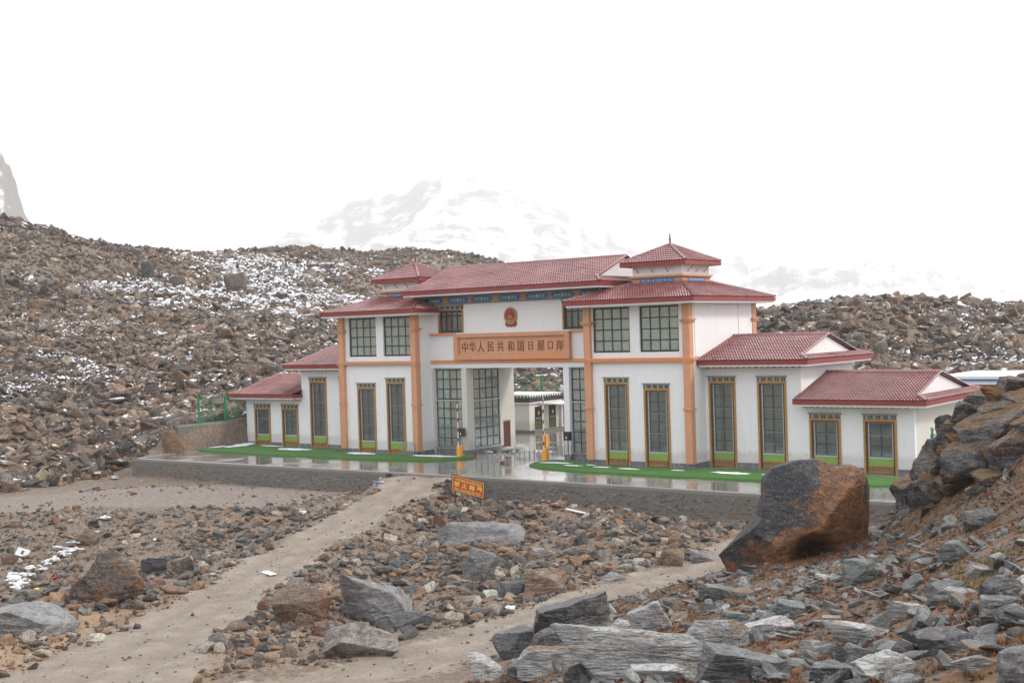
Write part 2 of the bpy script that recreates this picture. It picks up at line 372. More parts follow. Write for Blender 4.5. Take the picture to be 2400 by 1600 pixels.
for px, py, d in [  # slope the photographer stands on, outcrop, hills
    (1150,1580,33),(1250,1540,35),(1500,1600,23),(1560,1450,34),(1480,1445,38),(1700,1395,36),(1900,1400,29),(1900,1600,17),(2000,1300,42),(2200,1250,38),(1800,1345,42),
    (2400,1200,33),(2400,1400,18),(2400,1600,12),(2150,1255,41),(2200,1500,19),
    (2400,960,40),(2300,1030,43),(2200,1130,44),(2130,1205,47),(2400,1080,37),(2480,930,42),(2600,900,36),(2600,1200,25),
    (0,1000,118),(0,900,135),(0,800,155),(0,650,200),(0,515,245),(150,562,255),(350,592,265),(200,950,130),(200,800,160),(350,800,165),(350,950,132),
    (200,680,205),(400,700,205),(550,700,225),(550,590,300),(700,800,165),(620,900,138),(750,770,180),(700,690,240),(680,583,330),(850,600,320),(1000,592,335),(1180,617,340),(900,700,260),
    (-300,900,150),(-300,600,260),(-300,1100,110),(-500,350,330),(1400,700,330),
    (1780,742,165),(1950,716,168),(2070,700,165),(2250,716,190),(2400,729,205),(1900,800,150),(2100,800,148),(2300,800,160),(1900,870,136),(2200,872,132),(2600,740,230),(2600,880,150)]:
    ctl.append(at_depth(px, py, d))
ctl = [np.array(p) for p in ctl]
# behind the crests the ground falls away; round and behind the camera it climbs
for px, py, d, dz in [(0,515,245,-14),(150,562,255,-14),(350,592,265,-14),(680,583,330,-16),(1000,592,335,-18),(1180,617,340,-18),(1950,716,168,-12),(2250,716,190,-12),(2070,700,165,-12),(1780,742,165,-9),(2400,729,205,-12)]:
    p = at_depth(px, py, d + 75); p[2] = at_depth(px, py, d)[2] + dz; ctl.append(p)
for p in [(58,-79,7.6),(52,-70,5.6),(66,-70,7.4),(80,-95,9.5),(40,-105,5),(20,-80,-.5),(95,-60,11),(85,-30,8),(100,-10,5),(-20,-80,-2),(-50,-50,-2),(-60,-20,-1),
          (-33,-5,1.6),(-35,8,2.4),(-38,25,4),(-30,36,2.2),(-15,38,2.6),(-20,34,2.3),(-8,45,4.5),(0,33,.5),(0,50,5),(15,32,-.2),(30,33,-.2),(45,34,-.2),(60,40,.5),(30,60,3.5),(60,70,4),(-45,-8,-.2),(8,70,6),
          (12,-10.8,-1.7),(30,-11,-1.8),(-28,-12.2,-1.8),(55,-5,0),(45,-8,-1.2),(70,-10,2.5)]:
    ctl.append(np.array(p, float))
ctl = np.array(ctl)
def _K(r2): return np.where(r2 > 0, .5 * r2 * np.log(np.maximum(r2, 1e-12)), 0)
_n = len(ctl); _X = ctl[:, :2] / 50.
_r2 = ((_X[:, None] - _X[None]) ** 2).sum(2); _A = _K(_r2) + np.eye(_n) * 2e-4
_P = np.hstack([np.ones((_n, 1)), _X]); _M = np.block([[_A, _P], [_P.T, np.zeros((3, 3))]])
_W = np.linalg.solve(_M, np.concatenate([ctl[:, 2], np.zeros(3)]))
def tps(x, y):
    x = np.asarray(x, float).ravel(); y = np.asarray(y, float).ravel(); o = np.empty(len(x))
    for s in range(0, len(x), 20000):
        q = np.stack([x[s:s+20000], y[s:s+20000]], 1) / 50.; r2 = ((q[:, None] - _X[None]) ** 2).sum(2)
        o[s:s+20000] = _K(r2) @ _W[:_n] + _W[_n] + q @ _W[_n+1:]
    return o
def seg_dist(x, y, pts):
    """distance to a polyline with per-vertex (x,y,z,halfwidth); returns signed edge distance and z"""
    bd = np.full(len(x), 1e9); bz = np.zeros(len(x)); bw = np.ones(len(x))
    for a, b in zip(pts[:-1], pts[1:]):
        dx, dy = b[0] - a[0], b[1] - a[1]; t = np.clip(((x - a[0]) * dx + (y - a[1]) * dy) / (dx * dx + dy * dy), 0, 1)
        d = np.hypot(x - a[0] - t * dx, y - a[1] - t * dy); k = d < bd
        bd = np.where(k, d, bd); bz = np.where(k, a[2] + t * (b[2] - a[2]), bz); bw = np.where(k, a[3] + t * (b[3] - a[3]), bw)
    return bd, bz, bw
def path_pts(lst): return [(*on_z(px, py, z)[:2], z, hw) for px, py, z, hw in lst]
ROAD = path_pts([(985,1120,-.42,2.6),(960,1145,-.62,1.9),(880,1185,-1.15,1.7),(790,1240,-1.6,1.7),(680,1300,-1.8,1.8),(560,1375,-1.8,2.0),(430,1455,-1.6,2.3),(330,1530,-1.2,2.6),(200,1620,-.8,3.0),(50,1760,-.2,3.2)])
TRACK = path_pts([(300,1700,-.4,2.4),(620,1625,-.65,1.9),(900,1570,-.75,1.5),(1130,1495,-1.0,1.6),(1350,1420,-1.4,1.7),(1500,1368,-1.6,1.8),(1640,1328,-1.8,1.7),(1720,1295,-1.85,1.6),(1850,1245,-1.9,1.6),(2060,1200,-1.7,1.6)])
FLAT = path_pts([(-300,1200,-2.05,5.0),(50,1182,-2.0,5.2),(250,1165,-1.94,5.4),(450,1160,-1.9,6.0),(640,1165,-1.9,4.6)])
PLAT = [(-30.9, -11.6), (6.5, -10.45), (46, -10.45), (46, 30), (-31.9, 30), (-31.9, -5.6)]
def in_plat(x, y):
    yl = np.where(x < 6.5, -11.6 + (x + 30.9) / 37.4 * 1.15, -10.45)
    return (x > -31.6) & (x < 46) & (y > yl + .15) & (y < 29.8)
def sstep(e0, e1, v): t = np.clip((v - e0) / (e1 - e0), 0, 1); return t * t * (3 - 2 * t)
def masks(x, y):
    x = np.asarray(x, float).ravel(); y = np.asarray(y, float).ravel(); nz = n2(x, y, 1.3, 3, 5) * .5 + n2(x, y, 5, 2, 9) * .5
    out = {}
    for k, P in (('road', ROAD), ('track', TRACK), ('flat', FLAT)):
        d, z, w_ = seg_dist(x, y, P); out[k] = (d, z, w_, 1 - sstep(-.5, .6, d - w_ + nz * (1.5 if k != 'flat' else 2.2)))
    return out
FWD = -ROT[:, 2]
def height(x, y, detail=True):
    x = np.asarray(x, float).ravel(); y = np.asarray(y, float).ravel()
    r = np.hypot(x - 20, y - 60); z = tps(np.where(r > 420, 20 + (x - 20) * 420 / np.maximum(r, 1), x), np.where(r > 420, 60 + (y - 60) * 420 / np.maximum(r, 1), y))
    z = np.clip(z, -6, 60)
    dd = (x - CAM[0]) * FWD[0] + (y - CAM[1]) * FWD[1]
    if detail:
        far = sstep(95, 190, dd); near = 1 - sstep(60, 110, dd)
        z = z + n2(x, y, 3.2, 4, 1) * (.42 + .36 * far) + n2(x, y, 14, 3, 2) * (.15 + 1.2 * far) + n2(x, y, .8, 3, 3) * .07
    dr, zr, wr = seg_dist(x, y, ROAD); k = 1 - sstep(0, 2.4, dr - wr); z = z * (1 - k) + (zr + n2(x, y, 1.5, 4, 4) * .12 + n2(x, y, .6, 2, 6) * .04 - .09 * np.exp(-((dr - .8) / .3) ** 2)) * k
    dt, zt, wt = seg_dist(x, y, TRACK); k = (1 - sstep(0, 1.6, dt - wt)) * .9; z = z * (1 - k) + (zt + n2(x, y, 1.5, 4, 4) * .14 + n2(x, y, .6, 2, 6) * .05 - .08 * np.exp(-((dt - .8) / .3) ** 2)) * k
    df, zf, wf = seg_dist(x, y, FLAT); k = 1 - sstep(0, 2., df - wf); z = z * (1 - k) + (zf + n2(x, y, 1.5, 3, 4) * .06) * k
    z = np.where(in_plat(x, y), np.minimum(z, G - .5), z)
    # ground held back by the side retaining wall on the left
    return z
def hit(px, py, dmin=9., dmax=420.):
    t = np.geomspace(dmin, dmax, 500); P = CAM + ray(px, py) * t[:, None]; h = height(P[:, 0], P[:, 1]); s = P[:, 2] - h
    k = np.argmax(s < 0)
    if s[k] >= 0: return None
    if k == 0: return P[0]
    a = s[k-1] / (s[k-1] - s[k]); return P[k-1] * (1 - a) + P[k] * a
def hgt(x, y): return float(height([x], [y])[0])

def axis(stops):
    o = [stops[0][0]]
    for (a, _), (b, st) in zip(stops[:-1], stops[1:]):
        n = max(1, round((b - a) / st)); o += list(a + (b - a) * np.arange(1, n + 1) / n)
    return np.array(o)
gx = axis([(-2600, 0), (-700, 190), (-330, 12), (-120, 3.5), (-50, 1.2), (-32, .6), (10, .42), (64, .3), (90, 1.), (180, 4), (450, 15), (2600, 190)])
gy = axis([(-2600, 0), (-500, 190), (-120, 12), (-80, 1.5), (-66, .32), (-10, .3), (0, .8), (40, .8), (110, 1.4), (230, 3), (420, 6), (800, 20), (2900, 190)])
XX, YY = np.meshgrid(gx, gy); xs, ys = XX.ravel(), YY.ravel(); zs = height(xs, ys)
nx_, ny_ = len(gx), len(gy); idx = np.arange(nx_ * ny_).reshape(ny_, nx_)
quads = np.stack([idx[:-1, :-1], idx[:-1, 1:], idx[1:, 1:], idx[1:, :-1]], -1).reshape(-1, 4)
mk = masks(xs, ys); dd = (xs - CAM[0]) * FWD[0] + (ys - CAM[1]) * FWD[1]
side = (xs - CAM[0]) * ROT[0, 0] + (ys - CAM[1]) * ROT[1, 0]
pathm = np.maximum(mk['road'][3], mk['track'][3])
# the mossy slope: to the right of the track, near side
def moss_mask(x, y):
    d, _, w_ = seg_dist(x, y, TRACK)
    tr = np.array(TRACK); yt = np.interp(x, np.sort(tr[:, 0]), tr[np.argsort(tr[:, 0]), 1])
    dep = (x - CAM[0]) * FWD[0] + (y - CAM[1]) * FWD[1]
    sdv = ((x - CAM[0]) * ROT[0, 0] + (y - CAM[1]) * ROT[1, 0]) / np.maximum(dep, 1)
    return sstep(-.03, .03, sdv - (-.08 + (dep - 22) * .0062) + n2(x, y, 4, 3, 21) * .02) * (1 - sstep(47, 54, dep)) * (dep > -30)
mossm = moss_mask(xs, ys) * (1 - pathm)
tanm = np.clip(1 - np.abs(mk['road'][0] - mk['road'][2] - 1.6) / 3.5, 0, 1) * (1 - sstep(48, 60, dd)) * sstep(-.2, .25, n2(xs, ys, 5, 3, 33) + .25)
COLR = np.stack([pathm, mossm, tanm, mk['flat'][3]], 1).astype(np.float32)

def mat_ground():
    m, nt, b = nmat('stony_ground'); wc = worldco(nt)
    a = nt.nodes.new('ShaderNodeAttribute'); a.attribute_name = 'zone'; sp = nt.nodes.new('ShaderNodeSeparateColor'); nt.links.new(a.outputs['Color'], sp.inputs[0])
    path, moss, tan, flat = sp.outputs[0], sp.outputs[1], sp.outputs[2], a.outputs['Alpha']
    nb = noise(nt, .8, 7, wc, .65); nf = noise(nt, 11, 5, wc, .7); nm = noise(nt, 3., 6, wc, .65)
    dirt = ramp(nt, nm, [(.3, (.07, .052, .038)), (.5, (.125, .094, .069)), (.7, (.21, .165, .125))])
    vo = N(nt, 'ShaderNodeTexVoronoi', Scale=7.); nt.links.new(wc, vo.inputs['Vector'])
    peb = ramp(nt, vo.outputs['Color'], [(.1, (.07, .065, .065)), (.45, (.17, .13, .10)), (.7, (.30, .18, .10)), (.95, (.38, .34, .29))])
    dirt = mixc(nt, math_(nt, 'MULTIPLY', ramp(nt, nf, [(.42, 0.), (.6, 1.)]), .8), dirt, peb)
    pth = ramp(nt, math_(nt, 'ADD', math_(nt, 'MULTIPLY', nb, .7), math_(nt, 'MULTIPLY', nf, .3)), [(.3, (.14, .11, .085)), (.45, (.22, .178, .14)), (.58, (.285, .238, .195)), (.72, (.37, .315, .265))])
    pth = mixc(nt, math_(nt, 'MULTIPLY', ramp(nt, noise(nt, 5.5, 6, wc, .75), [(.56, 0.), (.64, 1.)]), .55), pth, (.13, .10, .08))
    flt = ramp(nt, nm, [(.3, (.12, .095, .08)), (.5, (.19, .155, .13)), (.65, (.26, .215, .18))])
    mos = ramp(nt, nm, [(.3, (.045, .032, .018)), (.45, (.10, .058, .03)), (.56, (.19, .088, .036)), (.66, (.13, .10, .045)), (.8, (.10, .09, .06))])
    mos = mixc(nt, math_(nt, 'MULTIPLY', ramp(nt, nf, [(.5, 0.), (.65, 1.)]), .6), mos, (.13, .12, .10))
    tn = ramp(nt, nm, [(.3, (.20, .125, .07)), (.6, (.31, .21, .13)), (.8, (.24, .17, .115))])
    c = mixc(nt, flat, dirt, flt); c = mixc(nt, tan, c, tn); c = mixc(nt, moss, c, mos)
    ra = nt.nodes.new('ShaderNodeAttribute'); ra.attribute_name = 'rut'
    pth = mixc(nt, math_(nt, 'MULTIPLY', math_(nt, 'MULTIPLY', ra.outputs['Fac'], ramp(nt, nb, [(.35, .2), (.6, 1.)])), .55), pth, (.15, .115, .09))
    pth = mixc(nt, math_(nt, 'MULTIPLY', ramp(nt, math_(nt, 'MULTIPLY', nf, 1.), [(.55, 0.), (.66, 1.)]), .5), pth, peb)
    e = ramp(nt, math_(nt, 'ADD', path, math_(nt, 'MULTIPLY', math_(nt, 'SUBTRACT', nm, .5), 2.4)), [(.4, 0.), (.62, 1.)])
    c = mixc(nt, e, c, pth)
    nt.links.new(c, b.inputs['Base Color']); b.inputs['Roughness'].default_value = .8
    h = math_(nt, 'ADD', math_(nt, 'MULTIPLY', nf, .5), math_(nt, 'MULTIPLY', vo.outputs['Distance'], .6))
    bump(nt, b, h, .8, .06); return m
gm = npmesh('ground', np.stack([xs, ys, zs], 1), quads, mat_ground(), True)
ca = gm.color_attributes.new('zone', 'FLOAT_COLOR', 'POINT'); ca.data.foreach_set('color', COLR.ravel())
def rutv(m_): d_, w_ = m_[0], m_[2]; return np.exp(-((d_ - .8) / .28) ** 2)
at_ = gm.attributes.new('rut', 'FLOAT', 'POINT'); at_.data.foreach_set('value', np.maximum(rutv(mk['road']), rutv(mk['track'])).astype(np.float32))
go = link_mesh('ground', gm); setp(go, kind='structure')

# ---------------------------------------------------------------- mountains in the cloud
def mat_mountain(name, t0, t1, rc):
    m, nt, b = nmat(name); wc = worldco(nt)
    mp = N(nt, 'ShaderNodeMapping'); mp.inputs['Scale'].default_value = (1, 1, 3.); nt.links.new(wc, mp.inputs['Vector'])
    geo = nt.nodes.new('ShaderNodeNewGeometry'); sn = nt.nodes.new('ShaderNodeSeparateXYZ'); nt.links.new(geo.outputs['Normal'], sn.inputs[0])
    f = math_(nt, 'ADD', math_(nt, 'MULTIPLY', sn.outputs['Z'], .5), noise(nt, .009, 13, mp.outputs['Vector'], .8))
    c = mixc(nt, ramp(nt, f, [(t0, 0.), (t1, 1.)]), rc, (.8, .82, .86))
    nt.links.new(c, b.inputs['Base Color']); b.inputs['Roughness'].default_value = .9; return m
MTN = mat_mountain('snowy_mountain_rock', .86, 1.16, (.17, .16, .145)); MTN2 = mat_mountain('misty_cliff_rock', .82, 1.02, (.12, .105, .09))
def mountain(name, crest, dep, run, seed, rough, mat=None):
    """crest: (px,py) silhouette; the face runs down towards the camera, the back falls away"""
    cr_ = np.array(crest, float); U = np.linspace(cr_[0, 0], cr_[-1, 0], 260); Pz = np.interp(U, cr_[:, 0], cr_[:, 1]); Pz = Pz + fbm(np.stack([U / 22., U * 0, U * 0], 1), 5, seed + 40) * (20 if name == 'cliff' else 16)
    V = np.linspace(-1, 1.0, 120); vs = []
    for v in V:
        for u, p in zip(U, Pz):
            q = at_depth(u, p, dep); d2 = dep + v * run
            base = at_depth(u, 900, d2); h = q[2] * (1 - abs(v) ** 1.15) - 5 * abs(v); vs.append((base[0], base[1], h))
    vs = np.array(vs); k = np.repeat(1 - np.abs(V) ** 3, len(U))
    vs[:, 2] += fbm(vs * [1 / (run * .34), 1 / (run * .34), 0] + seed, 6, seed, .5, True) * rough * k + fbm(vs * [1 / (run * .09), 1 / (run * .09), 0], 4, seed + 9) * rough * .25 * k
    vs[:, 2] = np.maximum(vs[:, 2], -8)
    n = len(U); i = np.arange(len(V) * n).reshape(len(V), n)
    q = np.stack([i[:-1, :-1], i[:-1, 1:], i[1:, 1:], i[1:, :-1]], -1).reshape(-1, 4)
    o = link_mesh(name, npmesh(name, vs, q, mat or MTN, True)); setp(o, kind='structure'); return o
mountain('mountain', [(350,690),(550,640),(700,560),(850,490),(960,450),(1060,425),(1150,445),(1240,490),(1330,540),(1450,590),(1600,640),(1800,660),(1950,650),(2150,680),(2400,730),(2700,690)], 4500, 1600, 3, 120)
mountain('cliff', [(-900,200),(-300,260),(-60,330),(0,412),(22,420),(40,462),(58,512),(72,560),(130,700)], 1900, 400, 5, 60, MTN2)

# ---------------------------------------------------------------- the air: one closed volume
hz = MB().box(-9000, 7000, -1500, 9500, -12, 1050).build('haze', None); setp(hz, kind='stuff')
hm = bpy.data.materials.new('haze_air'); hm.use_nodes = True; hn = hm.node_tree; hn.nodes.clear()
ho = hn.nodes.new('ShaderNodeOutputMaterial'); hv = N(hn, 'ShaderNodeVolumePrincipled', Density=HAZE_D); hv.inputs['Color'].default_value = (1, 1, 1, 1); hv.inputs['Anisotropy'].default_value = .2
hn.links.new(hv.outputs[0], ho.inputs['Volume']); hz.data.materials.append(hm)

# ---------------------------------------------------------------- platform, retaining walls
pb = MB().slab(PLAT, G - .13, G).build('platform', WETCON); setp(pb, kind='structure')
def wall_run(name, A, B, ztop, zbot, thick, nrm, label, nstone_parts, seed, cat='wall', dens=5.2):
    """concrete wall with rubble stones set in its face; A,B plan ends, nrm outward normal"""
    A = np.array(A, float); B = np.array(B, float); L = np.linalg.norm(B - A); t = (B - A) / L; nrm = np.array(nrm, float)
    root = empty(name, (A[0], A[1], zbot), label, cat)
    core = MB().slab([tuple(A), tuple(B), tuple(B - nrm * thick), tuple(A - nrm * thick)], zbot, ztop - .14)
    core.build('wall_body', CONC, root)
    MB().slab([tuple(A + nrm * .015), tuple(B + nrm * .015), tuple(B - nrm * (thick + .003)), tuple(A - nrm * (thick + .003))], ztop - .14, ztop + .05).build('coping', KERB, root)
    r = np.random.default_rng(seed); cells = []
    H = ztop - .14 - zbot; w0 = .34; nu = int(L / w0); nv = int(H / .27)
    for i in range(nu):
        for j in range(nv):
            u = (i + .5 + (j % 2) * .45 + r.uniform(-.4, .4)) * w0; v = (j + .5 + r.uniform(-.42, .42)) * H / nv
            if u < .3 or u > L - .3 or v < .16 or v > H - .17 or r.random() < .2: continue
            cells.append((u, v, r.uniform(.11, .24), r.uniform(.09, .17)))
    protos = []
    for k in range(7):
        n = 7 + k % 3; ang = np.sort(r.uniform(0, 2 * np.pi, n)); ang = np.linspace(0, 2 * np.pi, n, endpoint=False) + r.uniform(-.25, .25, n)
        rr = r.uniform(.8, 1.12, n); V = [(rr[i] * math.cos(ang[i]), 0, rr[i] * math.sin(ang[i])) for i in range(n)]
        V += [(.72 * a, -.022 * r.uniform(.7, 1.5), .72 * c) for a, _, c in V[:n]] + [(0, -.035, 0)]
        F = [(i, (i + 1) % n, n + (i + 1) % n) for i in range(n)] + [(i, n + (i + 1) % n, n + i) for i in range(n)] + [(n + i, n + (i + 1) % n, 2 * n) for i in range(n)]
        protos.append((np.array(V), F))
    def tr(V, u, v, a, b):
        o = np.empty_like(V); px = A[0] + t[0] * (u + V[:, 0] * a) - nrm[0] * V[:, 1]; py = A[1] + t[1] * (u + V[:, 0] * a) - nrm[1] * V[:, 1]
        o[:, 0] = px + nrm[0] * .004; o[:, 1] = py + nrm[1] * .004; o[:, 2] = zbot + v + V[:, 2] * b; return o
    dist = [depth_of((A[0] + t[0] * c[0], A[1] + t[1] * c[0], 0)) for c in cells]; order = np.argsort(dist)
    big = set(order[:nstone_parts].tolist()); vs, fs, tint = [], [], []
    for k, c in enumerate(cells):
        V, F = protos[k % 7]; W_ = tr(V, *c); tn = r.random()
        if k in big:
            me = bpy.data.meshes.new('stone'); me.from_pydata(W_.tolist(), [], F); me.update(); me.materials.append(WSTONE)
            at = me.attributes.new('tint', 'FLOAT', 'POINT'); at.data.foreach_set('value', np.full(len(W_), tn, np.float32)); link_mesh('stone', me, root)
        else:
            n = len(vs); vs += W_.tolist(); fs += [tuple(i + n for i in f) for f in F]; tint += [tn] * len(W_)
    if vs:
        me = bpy.data.meshes.new('stone'); me.from_pydata(vs, [], fs); me.update(); me.materials.append(WSTONE)
        at = me.attributes.new('tint', 'FLOAT', 'POINT'); at.data.foreach_set('value', np.array(tint, np.float32)); o = link_mesh('stone', me, root); o['kind'] = 'stuff'
    return root
WSTONE = mat_rock('wall_stone', [(0, (.17, .15, .125)), (.4, (.23, .19, .155)), (.7, (.28, .21, .15)), (.85, (.29, .27, .245)), (1, (.30, .19, .12))], 'mesh', detail=2.5, lich=.2)
wall_run('retaining_wall', (6.5, -10.45), (46, -10.45), G, -2.9, .5, (0, -1), 'low mortared rubble retaining wall under the wet paving, right of the dirt road', 290, 4)
wall_run('retaining_wall', (-30.9, -11.6), (6.5, -10.45), G, -2.9, .5, (.031, -1), 'grey retaining wall with concrete coping left of the dirt road, below the lawn', 0, 5)
wall_run('retaining_wall', (-31.9, -5.6), (-30.9, -11.6), G, -2.4, .5, (-.986, -.164), 'short end wall closing the far left side of the paved platform', 0, 6)
sw = wall_run('side_wall', (-32, -5.8), (-32, 13), 1.97, -.5, .45, (1, 0), 'tall grey rubble wall carrying the green fence beside the left wing', 0, 7)

# lawns of artificial turf
def lawn(pts, label, z=.13):
    n = len(pts); c = np.mean(pts, 0); vs, fs = [], []
    rings = [(0, G - .02), (0, G + z * .55), (.10, G + z), (.35, G + z + .04)]
    P = np.array(pts); 
    for ins, zz in rings:
        for i in range(n):
            a, b, d = P[i - 1], P[i], P[(i + 1) % n]; t = d - a; t /= np.linalg.norm(t); nn = np.array([-t[1], t[0]])
            q = b + nn * ins; vs.append((q[0], q[1], zz))
    for r_ in range(len(rings) - 1):
        for i in range(n): fs.append((r_ * n + i, r_ * n + (i + 1) % n, (r_ + 1) * n + (i + 1) % n, (r_ + 1) * n + i))
    fs.append(tuple(range((len(rings) - 1) * n, len(rings) * n)))
    me = bpy.data.meshes.new('lawn'); me.from_pydata(vs, [], fs); me.update(); me.materials.append(LAWN)
    for p in me.polygons[:-1]: p.use_smooth = True
    o = link_mesh('lawn', me); setp(o, label, 'lawn'); return o
def sm(pts, it=2):
    for _ in range(it):
        q = []
        for i in range(len(pts)):
            a, b = np.array(pts[i]), np.array(pts[(i + 1) % len(pts)]); q += [a * .75 + b * .25, a * .25 + b * .75]
        pts = q
    return pts
lawn(sm([(-31.6, -4.6), (-28, -4.9), (-17, -5.05), (-9.2, -4.5), (-5, -3.9), (-2.6, -1.8), (-2.3, -.2), (-3.2, .5), (-5.5, .2), (-7.3, .2), (-8.2, -.9), (-17.5, -.9), (-17.6, .9), (-25, .9), (-31.7, 1.2), (-31.7, -2)]), 'bright green turf strip in front of the left half of the building')
lawn(sm([(4.2, -1.6), (5.2, -3.6), (8.8, -4.9), (14.3, -5.3), (24.8, -4.8), (33.2, -4.8), (33.4, -.2), (25, 0), (18, .3), (17.6, -1.2), (9.6, -1.4), (6.2, .5), (4.8, .6)]), 'bright green turf strip in front of the right half of the building')
# thin snow left on turf and paving
def snow_sheet(pts, label):
    pass
snb = MB()
def sheet(cx, cy, lx, ly, zz, seed, ang=0.):
    r = np.random.default_rng(seed); n = 22; vs = [(cx, cy, zz + .035)]
    for i in range(n):
        a = 2 * math.pi * i / n; q = 1 + r.uniform(-.3, .18); x = lx * q * math.cos(a); y = ly * q * math.sin(a)
        vs.append((cx + x * math.cos(ang) - y * math.sin(ang), cy + x * math.sin(ang) + y * math.cos(ang), zz))
    snb.add(vs, [(0, 1 + i, 1 + (i + 1) % n) for i in range(n)])
TZ = G + .19
for a in [(-30.3, 0.2, .9, 2.4, TZ, 1, .5), (-29.9, -1.4, .7, 1., TZ, 2, .4), (-31, -2.2, .5, 1.1, TZ, 12), (-21.8, -1.3, 2.1, .75, TZ, 3), (-13.2, -1.9, 1.5, .6, TZ, 4), (-26.5, .2, 1.5, .3, TZ, 13), (-5.6, -1.3, 2.3, .55, TZ, 5, .1),
          (6.6, -1.9, 1.5, .35, TZ, 6, .1), (8.7, -2.9, .9, .3, TZ, 7), (11.2, -3.0, .8, .25, TZ, 8), (13.6, -3.2, .9, .25, TZ, 9), (17.2, -2.7, .5, .2, TZ, 10), (21.2, -2.7, 1.5, .5, TZ, 11), (24., -2.6, .7, .35, TZ, 14), (9.8, -2.2, .4, .2, TZ, 15)]:
    sheet(*a)
o = snb.build('snow_patches', SNOW); setp(o, kind='stuff')

# ---------------------------------------------------------------- the gate building
BL = empty('gate_building', (0, 0, G), 'long white border gate building with red tiled roofs, orange trim and open passage', 'building')
def M_(x0, x1, s):  # mirrored span
    return (x0, x1) if s > 0 else (-x1, -x0)
def wall_grid(mb, u0, u1, z0, z1, v0, v1, holes, axis='x'):
    """wall in the u-z plane from depth v0 (outer) to v1, with rectangular holes, faces only where needed"""
    U = sorted({u0, u1, *[h[0] for h in holes], *[h[1] for h in holes]}); Z = sorted({z0, z1, *[h[2] for h in holes], *[h[3] for h in holes]})
    U = [u for u in U if u0 <= u <= u1]; Z = [z for z in Z if z0 <= z <= z1]
    def solid(i, j):
        if i < 0 or j < 0 or i >= len(U) - 1 or j >= len(Z) - 1: return False
        cu, cz = (U[i] + U[i+1]) / 2, (Z[j] + Z[j+1]) / 2
        return not any(h[0] < cu < h[1] and h[2] < cz < h[3] for h in holes)
    P = (lambda u, v, z: (u, v, z)) if axis == 'x' else (lambda u, v, z: (v, u, z))
    for i in range(len(U) - 1):
        for j in range(len(Z) - 1):
            if not solid(i, j): continue
            a, b, c, d = U[i], U[i+1], Z[j], Z[j+1]
            mb.add([P(a, v0, c), P(b, v0, c), P(b, v0, d), P(a, v0, d)], [(0, 1, 2, 3)])
            mb.add([P(a, v1, c), P(b, v1, c), P(b, v1, d), P(a, v1, d)], [(3, 2, 1, 0)])
            if not solid(i-1, j): mb.add([P(a, v0, c), P(a, v1, c), P(a, v1, d), P(a, v0, d)], [(3, 2, 1, 0)])
            if not solid(i+1, j): mb.add([P(b, v0, c), P(b, v1, c), P(b, v1, d), P(b, v0, d)], [(0, 1, 2, 3)])
            if not solid(i, j-1): mb.add([P(a, v0, c), P(b, v0, c), P(b, v1, c), P(a, v1, c)], [(3, 2, 1, 0)])
            if not solid(i, j+1): mb.add([P(a, v0, d), P(b, v0, d), P(b, v1, d), P(a, v1, d)], [(0, 1, 2, 3)])
    return mb
PANES = {}
def pane(w_, h_, x, y, z, parent, axis='x', mat=None):
    key = (round(w_, 3), round(h_, 3), axis, mat.name if mat else 0)
    if key not in PANES:
        b = MB()
        if axis == 'x': b.box(-w_/2, w_/2, -.006, .006, -h_/2, h_/2)
        else: b.box(-.006, .006, -w_/2, w_/2, -h_/2, h_/2)
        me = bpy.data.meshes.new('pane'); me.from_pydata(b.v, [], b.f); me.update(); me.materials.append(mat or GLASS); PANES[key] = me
    o = link_mesh('pane', PANES[key], parent)
    o.location = Vector((x, y, z)) + o.location; return o
def glazing(parent, u0, u1, z0, z1, v, cols, rows, bw=.06, axis='x', mat=None, thick_c=None, barmat=None, zl=None):
    """bars as one part, each pane an object"""
    g = MB(); us = list(np.linspace(u0, u1, cols + 1)); zz = list(zl) if zl else list(np.linspace(z0, z1, rows + 1)); rows = len(zz) - 1
    def bx(a, b, c, d, e=.045):
        if axis == 'x': g.box(a, b, v - e, v + e, c, d)
        else: g.box(v - e, v + e, a, b, c, d)
    for i, u in enumerate(us):
        k = bw if not (thick_c is not None and i in thick_c) else bw * 1.7
        a, b = (u, u + k) if i == 0 else ((u - k, u) if i == cols else (u - k / 2, u + k / 2)); bx(a, b, z0, z1)
    for j, z in enumerate(zz):
        a, b = (z, z + bw) if j == 0 else ((z - bw, z) if j == rows else (z - bw / 2, z + bw / 2)); bx(u0 + .002, u1 - .002, a, b, .041)
    g.build('glazing_bars', barmat or BARS, parent)
    for i in range(cols):
        for j in range(rows):
            w_, h_ = us[i+1] - us[i], zz[j+1] - zz[j]
            if axis == 'x': pane(w_, h_, (us[i] + us[i+1]) / 2, v, (zz[j] + zz[j+1]) / 2, parent, axis, mat)
            else: pane(w_, h_, v, (us[i] + us[i+1]) / 2, (zz[j] + zz[j+1]) / 2, parent, axis, mat)
